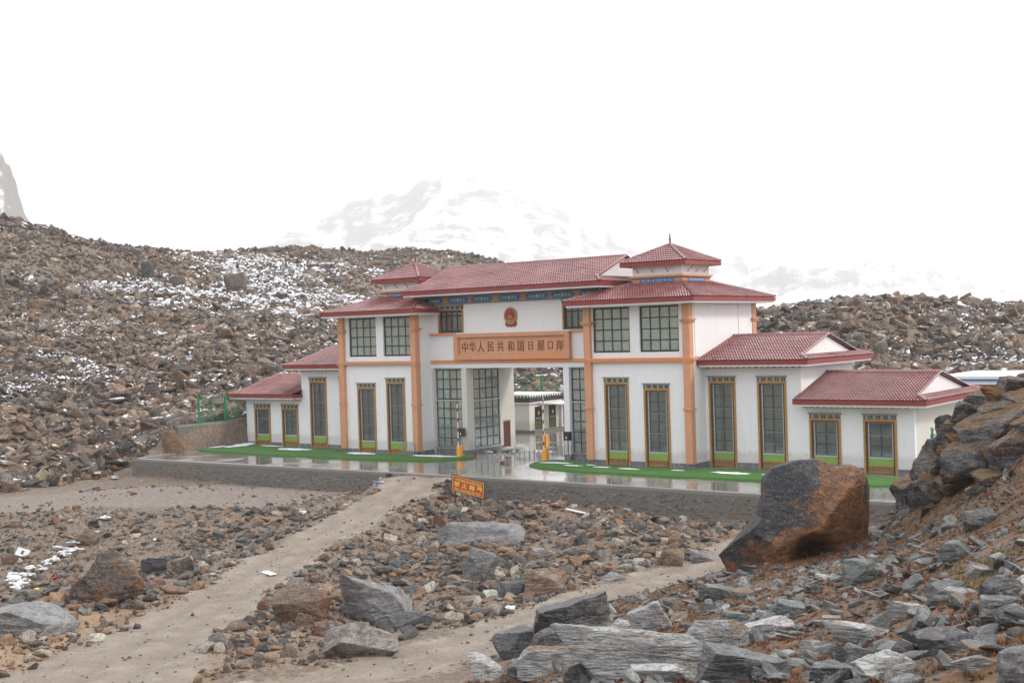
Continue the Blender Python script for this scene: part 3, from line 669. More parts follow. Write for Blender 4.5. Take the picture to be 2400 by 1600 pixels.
def grille(parent, u0, u1, z0, z1, v, axis='x', step=.17, wd=.009):
    """diamond wire mesh over a window"""
    g = MB(); W_, H_ = u1 - u0, z1 - z0; sl = 1.55
    def pt(u, z): return (u, v, z) if axis == 'x' else (v, u, z)
    for sgn in (1, -1):
        c = -W_ * sl
        while c < H_ + W_ * sl:
            # z = c + sgn*sl*u
            pts = []
            for u in (0, W_):
                z = c + sgn * sl * u
                pts.append((u, z))
            (ua, za), (ub, zb) = pts
            if za > zb: (ua, za), (ub, zb) = (ub, zb), (ua, za)
            if zb > 0 and za < H_:
                if za < 0: ua = ua + (0 - za) / (zb - za) * (ub - ua); za = 0
                if zb > H_: ub = ua + (H_ - za) / (zb - za) * (ub - ua); zb = H_
                if zb - za > .05: g.bar(pt(u0 + ua, z0 + za), pt(u0 + ub, z0 + zb), wd)
            c += step * sl
    for a, b, c, d in ((0, W_, 0, .04), (0, W_, H_ - .04, H_), (0, .04, 0, H_), (W_ - .04, W_, 0, H_), (0, W_, H_ * .64, H_ * .64 + .03), (0, W_, H_ * .31, H_ * .31 + .03)):
        if H_ < 3 and abs(c - H_ * .31) < .01: continue
        q = .002 if c in (0,) or d == H_ else 0
        if axis == 'x': g.box(u0 + a, u0 + b, v - .015 - q, v + .015, z0 + c, z0 + d)
        else: g.box(v - .015 - q, v + .015, u0 + a, u0 + b, z0 + c, z0 + d)
    g.build('security_grille', WIRE, parent)
def cornice(parent, x0, x1, z, y, n=13):
    """small ledge over painted rafter ends"""
    MB().box(x0 - .06, x1 + .06, y - .20, y + .02, z - .07, z).box(x0 - .02, x1 + .02, y - .15, y + .02, z - .12, z - .07).build('cornice_ledge', paintC, parent)
    a, b, c = MB(), MB(), MB(); k = (x1 - x0) / n
    for i in range(n):
        q = (a, b, c)[i % 3] ; xx = x0 + (i + .5) * k
        for r_ in range(3): q.bar((xx - .02 + r_ * .01, y - .10 + r_ * .0, z - .22), (xx + .03, y - .1, z - .13), k * .5, .08) if r_ == 0 else None
        q.box(xx - k * .28, xx + k * .28, y - .12, y + .01, z - .36, z - .24)
    a.build('rafter_ends', DKGREY, parent, 'stuff'); b.build('rafter_ends', LIGHTG, parent, 'stuff'); c.build('rafter_ends', GREENG, parent, 'stuff')
    MB().box(x0, x1, y - .07, y + .012, z - .42, z - .365).build('cornice_board', ORANGEW, parent)
paintC = paint('cornice_stone', (.33, .29, .24), .7, .2, 4); LIGHTG = paint('pale_rafter', (.5, .47, .42), .6, .2, 6); GREENG = paint('green_rafter', (.06, .16, .12), .6, .2, 6); ORANGEW = paint('orange_board', (.50, .25, .12), .6, .2, 4)
HOLES = {}
def tall_window(x0, x1, z1, yw, rows, hk):
    """Tibetan style window: ochre frame, glass behind wire mesh, green panel, little rail"""
    z0 = G + .0; HOLES.setdefault(hk, []).append((x0 + .05, x1 - .05, z0, z1 - .40))
    W_ = bpy.data.objects.new('window', None); COL.objects.link(W_); W_.parent = BL; W_.location = Vector((0, 0, -G))
    fr = MB(); zt = z1 - .42
    fr.box(x0, x0 + .13, yw - .07, yw + .16, z0, zt).box(x1 - .13, x1, yw - .07, yw + .16, z0, zt).box(x0 + .13, x1 - .13, yw - .065, yw + .155, zt - .12, zt)
    f2 = MB().box(x0 + .13, x0 + .27, yw + .02, yw + .19, z0, zt - .12).box(x1 - .27, x1 - .13, yw + .02, yw + .19, z0, zt - .12).box(x0 + .27, x1 - .27, yw + .02, yw + .19, zt - .2, zt - .12)
    # the window part itself is its wooden frame
    me = bpy.data.meshes.new('window'); me.from_pydata(fr.v, [], fr.f); me.update(); me.materials.append(WOOD)
    bpy.data.objects.remove(W_); W_ = link_mesh('window', me, BL)
    f2.build('inner_frame', DARKWOOD, W_)
    cornice(W_, x0, x1, z1, yw)
    a, b = x0 + .27, x1 - .27; zg = G + 1.02
    sfr = MB().box(a, a + .05, yw + .06, yw + .12, zg, zt - .2).box(b - .05, b, yw + .06, yw + .12, zg, zt - .2).box(a, b, yw + .02, yw + .125, zg - .05, zg)
    sfr.build('grille_frame', SILVER, W_)
    glazing(W_, a + .05, b - .05, zg, zt - .2, yw + .2, 2, rows, .055, thick_c=(1,))
    grille(W_, a + .05, b - .05, zg, zt - .2, yw + .09)
    MB().box(a, b, yw + .03, yw + .2, G + .52, zg - .05).build('green_panel', GREENP, W_)
    MB().box(a, b, yw + .06, yw + .2, z0, G + .52).build('rail_backing', TEALP, W_)
    rl = MB().box(a, b, yw - .05, yw + .03, G + .44, G + .52).box(a, b, yw - .05, yw + .03, G + .04, G + .11)
    n = 11; m_ = (a + b) / 2; s_ = (b - a)
    for i in range(n):
        xx = a + (i + .5) * s_ / n
        if abs(xx - m_) > .2 * s_ / 1.6: rl.box(xx - .025, xx + .025, yw - .03, yw + .02, G + .11, G + .44)
    rl.bar((m_ - .2, yw - .01, G + .12), (m_ + .2, yw - .01, G + .43), .04).bar((m_ - .2, yw - .02, G + .43), (m_ + .2, yw - .02, G + .12), .04)
    rl.box(m_ - .24, m_ - .2, yw - .035, yw + .02, G + .11, G + .44).box(m_ + .2, m_ + .24, yw - .035, yw + .02, G + .11, G + .44)
    rl.build('rail', WOOD, W_)
    return W_
YT, YG, YW = 0., 1.95, 2.0
for s in (1, -1):
    for a, b, zt in ((9.77, 11.85, 6.05), (13.1, 15.2, 5.62)): tall_window(*M_(a, b, s), zt, YT, 6, ('T', s))
    for a, b, zt in ((17.25, 19.33, 6.03), (20.98, 23.12, 6.03)): tall_window(*M_(a, b, s), zt, YW, 6, ('M', s))
    for a, b, zt in ((24.72, 26.9, 3.55), (28.45, 30.65, 3.55)): tall_window(*M_(a, b, s), zt, YW, 3, ('L', s))
def big_window(u0, u1, z0, z1, v, cols, rows, axis='x', bw=.085, mat=None, name='window', parent=BL, zl=None, frame=SILVER, thick=None):
    f = MB(); e = .05
    def bx(a, b, c, d):
        if axis == 'x': f.box(a, b, v - .06, v + .06, c, d)
        else: f.box(v - .06, v + .06, a, b, c, d)
    bx(u0, u0 + e, z0, z1); bx(u1 - e, u1, z0, z1); bx(u0 + e, u1 - e, z0, z0 + e); bx(u0 + e, u1 - e, z1 - e, z1)
    w_ = f.build(name, frame, parent)
    glazing(w_, u0 + e, u1 - e, z0 + e, z1 - e, v, cols, rows, bw, axis, mat, zl=zl, thick_c=thick); return w_
LAY = G + .12
for s in (1, -1):
    for a, b in ((8.88, 12.07), (12.87, 16.07)):
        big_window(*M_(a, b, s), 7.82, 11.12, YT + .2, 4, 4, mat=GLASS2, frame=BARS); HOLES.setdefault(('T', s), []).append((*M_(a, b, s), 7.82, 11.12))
    # glazed lobby beside the passage: front curtain window and the one facing the passage
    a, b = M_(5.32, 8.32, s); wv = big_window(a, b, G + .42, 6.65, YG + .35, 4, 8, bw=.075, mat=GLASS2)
    grille(wv, a + .05, b - .05, G + .47, 2.05, YG + .27, step=.2); 
    MB().box(a, b, YG + .2, YG + .26, 4.0, 4.08).box(a + .0, a + .06, YG + .2, YG + .3, G + .42, 6.65).build('grille_rail', SILVER, wv)
    xs_ = s * 4.9
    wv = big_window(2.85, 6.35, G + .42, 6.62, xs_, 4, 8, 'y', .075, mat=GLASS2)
    grille(wv, 2.9, 6.3, G + .47, 2.5, xs_ - s * .09, 'y', step=.2)
    MB().box(xs_ - s * .13, xs_ - s * .08, 2.85, 6.35, 3.95, 4.03).build('grille_rail', SILVER, wv)
    a, b = M_(4.9, 7.6, s); HOLES.setdefault(('G', s), []).append((a, b, 9.62, 11.9))
    wv = big_window(a + .13, b - .13, 9.64, 11.45, YG + .16, 4, 2, bw=.11, zl=[9.69, 11.0, 11.4], frame=BARS, mat=GLASS)
    MB().box(a, a + .13, YG - .06, YG + .15, 9.62, 11.5).box(b - .13, b, YG - .06, YG + .15, 9.62, 11.5).box(a + .13, b - .13, YG - .055, YG + .15, 11.45, 11.56).build('wood_surround', WOOD, wv)
    cornice(wv, a, b, 11.93, YG, 15)
# walls
WT = .3
for s in (1, -1):
    w_ = wall_grid(MB(), *M_(8.5, 17, s), -.02, 11.3, YT, YT + WT, HOLES[('T', s)])
    # tower sides: outer side, inner side, back
    sx, sn = (17., 17. - WT); a, b = sorted((s * sx, s * sn)); o0, o1 = (s * sx, s * sn)
    w_.build('wall', WHITE, BL)
    sd_ = MB(); wall_grid(sd_, YT + WT, 10.2, -.02, 11.3, o0, o1, [], 'y')
    for yy in (1.33, 7.5): sd_.box(*sorted((s * 17.0, s * 17.05)), yy - .12, yy + .12, 7.3, 11.3) if yy > 2 else sd_.box(*sorted((s * 17.0, s * 17.05)), YT + .56, yy, 7.45, 11.3)
    sd_.build('wall', WHITE, BL)
    ins = MB(); wall_grid(ins, YT + WT, 10.2, -.02, 11.3, s * 8.5, s * (8.5 + WT), [(3.0, 7.8, 0.1, 6.3)] , 'y'); ins.build('wall', WHITE, BL)
    bk = MB(); wall_grid(bk, *M_(8.5 + WT, 17 - WT, s), -.02, 11.3, 9.9, 10.2, [(*M_(9.4, 11.9, s), 8.4, 11.), (*M_(13., 16., s), 8.4, 11.), (*M_(10., 15.5, s), 1.0, 3.6)]); bk.build('wall', WHITE, BL)
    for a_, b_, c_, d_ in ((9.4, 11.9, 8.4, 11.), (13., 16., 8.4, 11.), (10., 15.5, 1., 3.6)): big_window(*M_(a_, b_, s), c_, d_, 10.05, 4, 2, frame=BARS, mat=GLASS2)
    MB().box(*M_(8.8, 16.7, s), .3, 9.9, 6.95, 7.25).build('floor_slab', ROOMW, BL)
    MB().box(*M_(8.8, 16.7, s), .3, 9.9, -.2, -.1).build('floor_slab', CONC, BL)
    pw = MB().box(*M_(8.8, 11.4, s), 6.2, 6.35, 7.25, 11.2).box(*M_(14.1, 14.25, s), 2.5, 9.8, 7.25, 11.2); pw.build('partition', ROOMW, BL)
    # balustrade behind upper windows
    bl = MB()
    for a_, b_ in ((9., 12.), (13., 16.)):
        a2, b2 = M_(a_, b_, s)
        for xx in np.arange(a2, b2, .14): bl.box(xx, xx + .025, .6, .625, 7.3, 8.35)
        bl.box(a2, b2, .59, .635, 8.35, 8.4)
    bl.build('balustrade', STEEL, BL)
    # middle wing
    wall_grid(MB(), *M_(17.0, 24.2, s), -.02, 6.85, YW, YW + WT, HOLES[('M', s)]).build('wall', WHITE, BL)
    q = MB(); wall_grid(q, YW + WT, 11.3, -.02, 6.85, s * 24.2, s * 23.9, [], 'y'); wall_grid(q, *M_(17., 23.9, s), -.02, 6.85, 11., 11.3, [(*M_(18, 22, s), 1, 3.)]); q.build('wall', WHITE if s < 0 else WHITE, BL)
    # low wing
    wall_grid(MB(), *M_(24.2, 31.8, s), -.02, 4.2, YW + .012, YW + WT, HOLES[('L', s)]).build('wall', WHITE, BL)
    q = MB(); wall_grid(q, YW + WT, 12.7, -.02, 4.2, s * 31.8, s * 31.5, [], 'y'); wall_grid(q, *M_(24.2, 31.5, s), -.02, 4.2, 12.4, 12.7, [(*M_(25, 30, s), 1, 2.6)]); q.build('wall', CREAM if s > 0 else WHITE, BL)
    # stone plinth, interrupted by the windows
    p = MB()
    def plin(x0, x1, y, holes):
        cur = x0
        for h in sorted(holes) + [(x1, x1)]:
            if h[0] - .05 > cur: p.box(cur, h[0] - .05, y - .07, y + .2, G - .1, -.02)
            cur = h[1] + .05
    for k, x0, x1, y in (('T', 8.5, 17.07, YT), ('M', 17.07, 24.2, YW), ('L', 24.2, 31.87, YW)):
        a, b = M_(x0, x1, s); plin(a, b, y, [h for h in HOLES[(k, s)] if h[2] < 1])
    p.box(*sorted((s * 16.8, s * 17.07)), YT + .2, YW - .07, G - .1, -.02).box(*sorted((s * 31.6, s * 31.87)), YW + .2, 12.7, G - .1, -.02)
    p.box(*sorted((s * 8.43, s * 8.7)), YT + .2, YG + .2, G - .1, -.02)
    p.build('stone_plinth', PLINTH, BL)
    # lobby block beside the passage
    lb = MB()
    wall_grid(lb, YG, 8.4, G, 6.72, s * 4.8, s * 5.05, [(2.85, 6.35, G + .42, 6.62), (6.75, 7.75, G, 2.1)], 'y')
    a, b = M_(4.8, 5.32, s)
    lb.box(*M_(5.05, 5.32, s), YG, YG + .45, G, 6.72).box(*M_(8.32, 8.5, s), YG, YG + .4, G, 6.72)
    wall_grid(lb, *M_(5.05, 8.5, s), G, 6.72, 8.15, 8.4, [(*M_(5.6, 8., s), G + .5, 6.)])
    lb.build('wall', WHITE if s > 0 else CREAM, BL)
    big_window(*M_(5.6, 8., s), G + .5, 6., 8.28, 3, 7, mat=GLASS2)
    MB().box(*M_(5.35, 8.3, s), YG + .2, YG + .5, G, G + .42).box(*sorted((s * 4.74, s * 5.1)), YG - .05, 6.7, G, G + .36).box(*M_(5.1, 5.36, s), YG - .05, YG + .2, G, G + .36).build('stone_plinth', PLINTH, BL)
    MB().box(*M_(5.06, 8.45, s), YG + .55, 8.1, G - .02, G + .05).box(*M_(5.06, 8.45, s), YG + .5, 8.1, 6.6, 6.7).build('floor_slab', ROOMW, BL)
    dr_ = MB().box(*sorted((s * 4.86, s * 4.94)), 6.76, 7.74, G, 2.08); dr_ = dr_.build('door', DOORW, BL)
    MB().box(*sorted((s * 4.78, s * 4.85)), 7.58, 7.64, .68, .72).box(*sorted((s * 4.80, s * 4.859)), 6.76, 7.74, 2.0, 2.08).build('handle', STEEL, dr_)
    # wing interiors
    MB().box(*M_(17.3, 23.8, s), 6.2, 6.3, G, 6.7).box(*M_(24.4, 31.4, s), 6.2, 6.3, G, 4.1).build('partition', ROOMW, BL)
# staircase and office things glimpsed behind the glass
st = MB()
for i in range(14): st.box(11.2 + i * .28, 11.5 + i * .28, 4.2, 5.4, .3 + i * .42, .42 + i * .42)
st.bar((11.2, 4.2, 1.2), (15.2, 4.2, 7.1), .06).build('staircase', CONC, BL)
for s in (1, -1):
    MB().box(*M_(9.3, 15.8, s), 3.2, 3.9, G, .75).box(*M_(9.2, 15.9, s), 3.1, 4., .75, .82).build('counter', ROOMW, BL)
# the gate storey
gw = MB(); wall_grid(gw, -8.5, 8.5, 6.72, 12.8, YG, YG + .3, HOLES[('G', 1)] + HOLES[('G', -1)]); gw.box(-8.5, 8.5, 8.1, 8.4, 6.72, 12.8).box(-8.5, 8.5, YG + .31, 8.09, 6.73, 6.95).build('wall', WHITE, BL)
MB().box(-4.2, 4.2, 5., 5.1, 7., 12.7).build('partition', ROOMW, BL)

# orange bands, columns
for s in (1, -1):
    b = MB().box(*M_(8.28, 17.28, s), YT - .37, YT - .02, 7.25, 7.42).box(*M_(8.24, 17.2, s), YT - .33, YT - .021, 7.13, 7.25)
    b.box(*sorted((s * 17.02, s * 17.28)), YT - .019, YT + .6, 7.25, 7.418)
    b.build('orange_band', ORANGE2 if s > 0 else ORANGE, BL)
    MB().box(*M_(5.72, 8.5, s), YG - .2, YG - .004, 9.42, 9.6).build('orange_ledge', ORANGE2, BL)
    for cx_, yb in ((8.52, -.3), (16.78, -.3), (16.78, 9.7)):
        if yb > 0: zc0 = 7.0
        else: zc0 = -.02
        def colbox(w0, z0_, z1_, e=0): return MB().box(*M_(cx_ - w0 - e, cx_ + w0 + e, s), yb - e, yb + .56 + e + (.1 if yb > 0 else 0), z0_, z1_)
        c = colbox(.275, zc0, 11.28).build('column', ORANGE, BL)
        r_ = MB(); r_.v, r_.f = [], []
        for z0_, z1_, e in ((9.82, 9.9, .05), (9.9, 10.02, .12), (10.02, 10.1, .2)) + (((3.72, 3.86, .07), (7.02, 7.12, .05)) if yb < 0 else ()):
            k = colbox(.275, z0_, z1_, e); r_.add(k.v, k.f)
        r_.build('column_ring', ORANGE, c)
MB().box(-8.4, 8.4, YG - .16, YG - .004, 7.14, 7.38).build('orange_band', ORANGE2, BL)
# sign board
sb = MB(); X0, X1, Z0, Z1 = -5.7, 5.7, 7.4, 9.52
sb.box(X0, X1, YG - .42, YG - .005, Z0, Z0 + .36).box(X0, X1, YG - .42, YG - .005, Z1 - .3, Z1).box(X0, X0 + .42, YG - .42, YG - .005, Z0 + .36, Z1 - .3).box(X1 - .42, X1, YG - .42, YG - .005, Z0 + .36, Z1 - .3)
sb.box(X0 + .42, X1 - .42, YG - .2, YG - .006, Z0 + .36, Z1 - .3)
sb.box(X0 + .42, X1 - .42, YG - .3, YG - .2, Z0 + .36, Z0 + .44).box(X0 + .42, X1 - .42, YG - .3, YG - .2, Z1 - .38, Z1 - .3).box(X0 + .42, X0 + .5, YG - .3, YG - .2, Z0 + .44, Z1 - .38).box(X1 - .5, X1 - .42, YG - .3, YG - .2, Z0 + .44, Z1 - .38)
SB = sb.build('sign_board', ORANGE, BL)
MB().box(.5, X1 - .42, YG - .425, YG - .42, Z0 + .02, Z0 + .33).build('repainted_strip', ORANGE2, SB)
def text_obj(name, s, size, mat, M, parent, ext=.02, bold=0.):
    cu = bpy.data.curves.new(name, 'FONT'); cu.body = s; cu.size = size; cu.extrude = ext; cu.offset = bold; cu.align_x = 'CENTER'; cu.align_y = 'CENTER'; cu.resolution_u = 3
    t = bpy.data.objects.new('tmp', cu); COL.objects.link(t); dg = bpy.context.evaluated_depsgraph_get(); dg.update()
    me = bpy.data.meshes.new_from_object(t.evaluated_get(dg)); bpy.data.objects.remove(t); me.name = name
    me.materials.clear(); me.materials.append(mat)
    v = np.empty(len(me.vertices) * 3); me.vertices.foreach_get('co', v); v = v.reshape(-1, 3)
    if len(v): v[:, :2] -= (v[:, :2].max(0) + v[:, :2].min(0)) / 2
    me.transform(Matrix.Identity(4)); me.vertices.foreach_set('co', v.ravel()); me.transform(M); me.update()
    return link_mesh(name, me, parent)
RX = Matrix.Rotation(math.pi / 2, 4, 'X')
for ch, x in zip('中华人民共和国日屋口岸', (-4.66, -3.88, -3.04, -2.03, -1.05, 0., .96, 1.92, 2.9, 3.81, 4.7)):
    text_obj('character', ch, .86 if ch not in '日口' else .74, CHARR, Matrix.Translation((x + .02, YG - .21, 8.43)) @ RX @ Matrix.Diagonal((.86, 1.05, 1, 1)), SB, .02, .002)
# painted frieze under the gate roof
FR = MB().box(-8.3, 8.3, YG - .10, YG - .004, 11.97, 12.62).build('frieze', ORANGEW, BL)
MB().box(-8.32, 8.32, YG - .14, YG - .1, 11.95, 12.0).box(-8.32, 8.32, YG - .14, YG - .1, 12.58, 12.64).build('frieze_edge', GREENG, FR)
for c in (-7.7, -5.33, -2.0, -2.0 + 3.3, 4.98, 8.):
    if abs(c) > 7: hw = .6
    else: hw = 1.36
    c = {-2.0: -1.42, 1.2999999999999998: 2.61}.get(c, c)
for c, hw in ((-7.75, .5), (-5.33, .98), (-1.42 - .0, .98), (-3.35, .0), (2.0, .0), (2.55, .98), (5.9, .98), (8.1, .2)):
    pass
for c, hw in ((-7.75, .55), (-5.33, .85), (-2.86 + .0, .85), (-.07 - .0, .0), (1.26 - 1.35 + .0, .85), (2.61, .85), (5.03, .85), (7.5, .7)):
    if hw == 0: continue
    poly = []
    for sx_ in (1, -1):
        for k in range(7):
            a = -math.pi / 2 + math.pi * k / 6; rx = .22 * (1 + .25 * math.cos(4 * a))
            poly.append((c + sx_ * (hw + rx * math.cos(a)), 12.29 + .25 * math.sin(a) * sx_))
    cq = MB().prism(poly, YG - .125, YG - .1).build('cartouche', BLUEP, FR)
    inn = MB().box(c - hw * .8, c + hw * .8, YG - .135, YG - .125, 12.12, 12.46).build('cartouche_field', CYANP, cq)
    fl = MB()
    for k in range(5):
        xx = c + (k - 2) * hw * .38; r_ = .12 if k == 2 else .075
        fl.prism([(xx + r_ * math.cos(t), 12.29 + r_ * math.sin(t)) for t in np.linspace(0, 2 * math.pi, 8, endpoint=False)], YG - .15, YG - .135)
    for k in range(14):
        xx = c + (k - 6.5) * hw * .155; fl.box(xx - .018, xx + .018, YG - .145, YG - .135, 12.29 + (.12 if k % 2 else -.15), 12.32 + (.12 if k % 2 else -.15))
    fl.build('flowers', PINKP, cq)
d1, d2 = MB(), MB(); k = 0; x = -8.3
while x < 8.3:
    (d1 if k % 2 == 0 else d2).box(x, x + .225, YG - (.22 if k % 2 == 0 else .15), YG - .004, 12.66, 12.84); x += .23; k += 1
d1.build('dentils', paint('red_dentil', (.55, .13, .08), .6, .2, 5), BL, 'stuff'); d2.build('dentils', paint('grey_dentil', (.38, .37, .33), .6, .2, 5), BL, 'stuff')

# national emblem on the wall above the gate
EM = empty('emblem', (0, 0, 0)); EM.parent = BL; EM.location = (-0.03, YG, 10.83 - G)
def ell(rx, rz, y0, y1, n=36, c=(0, 0)): return [(c[0] + rx * math.cos(2*math.pi*i/n), c[1] + rx * 0 + rz * math.sin(2*math.pi*i/n)) for i in range(n)]
def epart(name, polys, y0, y1, mat):
    b = MB()
    for p in polys: b.prism(p, y0, y1)
    me = bpy.data.meshes.new(name); me.from_pydata(b.v, [], b.f); me.update(); me.materials.append(mat); o = bpy.data.objects.new(name, me); COL.objects.link(o); o.parent = EM; return o
epart('ribbon', [[(-.52, -.42), (-.56, -.78), (-.44, -.70), (-.36, -.90), (-.2, -.82), (0, -.88), (.2, -.82), (.36, -.90), (.44, -.70), (.56, -.78), (.52, -.42)]], -.09, -.004, RED)
epart('wreath', [ell(.62, .66, 0, 0)], -.14, -.005, GOLD)
epart('red_field', [ell(.46, .50, 0, 0, c=(0, .04))], -.165, -.14, RED)
def star(cx, cz, r): return [(cx + (r if i % 2 == 0 else r * .42) * math.sin(i * math.pi / 5), cz + (r if i % 2 == 0 else r * .42) * math.cos(i * math.pi / 5)) for i in range(10)][::-1]
epart('stars', [star(0, .34, .12), star(-.24, .26, .055), star(.24, .26, .055), star(-.12, .1, .05), star(.12, .1, .05)], -.185, -.165, GOLD)
epart('gate_tower', [[(-.26, -.22), (.26, -.22), (.26, -.12), (-.26, -.12)], [(-.2, -.12), (.2, -.12), (.17, -.05), (-.17, -.05)], [(-.25, -.05), (.25, -.05), (.2, .0), (-.2, .0)], [(-.14, .0), (.14, .0), (.17, .04), (-.17, .04)]], -.18, -.165, GOLD)
epart('grain_base', [[(-.42, -.24), (-.3, -.3), (0, -.34), (.3, -.3), (.42, -.24), (.34, -.38), (.12, -.47), (0, -.5), (-.12, -.47), (-.34, -.38)]], -.185, -.166, GOLD)
epart('ribbon_knot', [[(-.3, -.68), (.3, -.68), (.26, -.56), (-.26, -.56)]], -.12, -.09, GOLD)
epart('ribbon_folds', [[(-.5 + i * .2, -.74), (-.44 + i * .2, -.74), (-.4 + i * .2, -.5), (-.46 + i * .2, -.5)] for i in range(5)], -.1, -.09, paint('dark_red_fold', (.25, .01, .01), .5, .05))

# ---------------------------------------------------------------- roofs
def tile_plane(mb, P0, U, Vv, poly_v, cw=.21, rh=.36):
    """rows of S-shaped tiles; P0 origin at eave, U along, Vv upslope (unit 3D), poly_v: list of (v, ulo, uhi)"""
    P0 = np.array(P0, float); U = np.array(U, float); Vv = np.array(Vv, float); Nn = np.cross(U, Vv); Nn /= np.linalg.norm(Nn)
    if Nn[2] < 0: Nn = -Nn; flip = True
    else: flip = False
    vv = [p[0] for p in poly_v]; lo = [p[1] for p in poly_v]; hi = [p[2] for p in poly_v]; top = vv[-1]; nr = max(1, round(top / rh)); rh = top / nr
    umin, umax = min(lo), max(hi); seg = cw / 4; us = np.arange(umin, umax + seg, seg); ph = us / cw * 2 * math.pi
    wave = np.where((us / cw) % 1 < .6, np.sin(((us / cw) % 1) / .6 * math.pi), -.25 * np.sin((((us / cw) % 1) - .6) / .4 * math.pi)) * .06
    for r in range(nr):
        va, vb = r * rh, (r + 1) * rh
        la, ha, lb, hb = np.interp(va, vv, lo), np.interp(va, vv, hi), np.interp(vb, vv, lo), np.interp(vb, vv, hi)
        jit = rng.uniform(-.004, .004, len(us))
        k = (us >= min(la, lb) - seg) & (us <= max(ha, hb) + seg)
        if k.sum() < 2: continue
        ua = np.clip(us[k], la, ha); ub = np.clip(us[k], lb, hb); wv_ = wave[k] + jit[k]; n = k.sum()
        A0 = P0 + ua[:, None] * U + va * Vv + (wv_ + .0)[:, None] * Nn
        A1 = P0 + ua[:, None] * U + (va - .02) * Vv + (wv_ + .075)[:, None] * Nn
        B = P0 + ub[:, None] * U + vb * Vv + (wv_ + .008)[:, None] * Nn
        b0 = len(mb.v); mb.v += A0.tolist() + A1.tolist() + B.tolist()
        for i in range(n - 1):
            if ua[i] == ua[i+1] and ub[i] == ub[i+1]: continue
            f1 = (b0 + i, b0 + i + 1, b0 + n + i + 1, b0 + n + i); f2 = (b0 + n + i, b0 + n + i + 1, b0 + 2*n + i + 1, b0 + 2*n + i)
            mb.f += [f1[::-1], f2[::-1]] if flip else [f1, f2]
def ridge_cap(mb, a, b, r=.11, n_len=.38):
    a = Vector(a); b = Vector(b); L = (b - a).length; k = max(1, round(L / n_len)); d = (b - a).normalized(); sdv = d.cross(Vector((0, 0, 1))).normalized(); upv = sdv.cross(d)
    for i in range(k):
        p, q = a + d * (L * i / k), a + d * (L * (i + 1) / k + .04); vs = []
        for c, rr in ((p, r * 1.12), (q, r * .9)):
            for t in range(6):
                an = math.pi * t / 5; vs.append(c + sdv * (rr * math.cos(an)) + upv * (rr * math.sin(an) + .01))
        mb.add(vs, [(j, j + 1, 7 + j, 6 + j) for j in range(5)] + [(0, 5, 4, 3, 2, 1), (6, 7, 8, 9, 10, 11)])
def eave_ring(x0, x1, y0, y1, zt, zb_, sides='FBLR'):
    """red fascia boards and the pale band below, following an eave rectangle"""
    f, p = MB(), MB()
    for S_ in sides:
        if S_ == 'F': f.box(x0, x1, y0, y0 + .05, zb_, zt); p.box(x0 + .12, x1 - .12, y0 + .1, y0 + .2, zb_ - .14, zb_ + .1)
        if S_ == 'B': f.box(x0, x1, y1 - .05, y1, zb_, zt); p.box(x0 + .12, x1 - .12, y1 - .2, y1 - .1, zb_ - .14, zb_ + .1)
        if S_ == 'L': f.box(x0, x0 + .05, y0 + .05, y1 - .05, zb_, zt); p.box(x0 + .1, x0 + .2, y0 + .2, y1 - .2, zb_ - .14, zb_ + .1)
        if S_ == 'R': f.box(x1 - .05, x1, y0 + .05, y1 - .05, zb_, zt); p.box(x1 - .2, x1 - .1, y0 + .2, y1 - .2, zb_ - .14, zb_ + .1)
    p.box(x0 + .2, x1 - .2, y0 + .2, y1 - .2, zb_ - .1, zb_ - .04)
    return f, p
def quadp(mb, pts): mb.add(pts, [tuple(range(len(pts)))])
def frustum_roof(x0, x1, y0, y1, ze, ix0, ix1, iy0, iy1, zi, name='roof', parent=BL, pale=True):
    f, p = eave_ring(x0, x1, y0, y1, ze - .02, ze - .30)
    base = MB(); E_ = [(x0, y0), (x1, y0), (x1, y1), (x0, y1)]; I_ = [(ix0, iy0), (ix1, iy0), (ix1, iy1), (ix0, iy1)]
    tl = MB(); cap = MB()
    for i in range(4):
        a, b = E_[i], E_[(i + 1) % 4]; c, d = I_[(i + 1) % 4], I_[i]
        quadp(base, [(*a, ze - .03), (*b, ze - .03), (*c, zi - .03), (*d, zi - .03)])
        A = np.array([*a, ze]); B = np.array([*b, ze]); D = np.array([*d, zi]); Cc_ = np.array([*c, zi]); U = B - A; L = np.linalg.norm(U); U /= L
        ud = (D - A) @ U; uc = (Cc_ - A) @ U; vv_ = D - A - ud * U; T = np.linalg.norm(vv_); vv_ /= T
        tile_plane(tl, A, U, vv_, [(0, 0, L), (T, ud, uc)]); ridge_cap(cap, (*a, ze + .04), (*d, zi + .04))
    R_ = base.build(name, TILE, parent)
    f.build('fascia', REDFAS, R_); 
    if pale: p.build('soffit', WHITE, R_)
    tl.build('roof_tiles', TILE, R_, 'stuff'); cap.build('ridge_caps', TILE, R_, 'stuff'); return R_
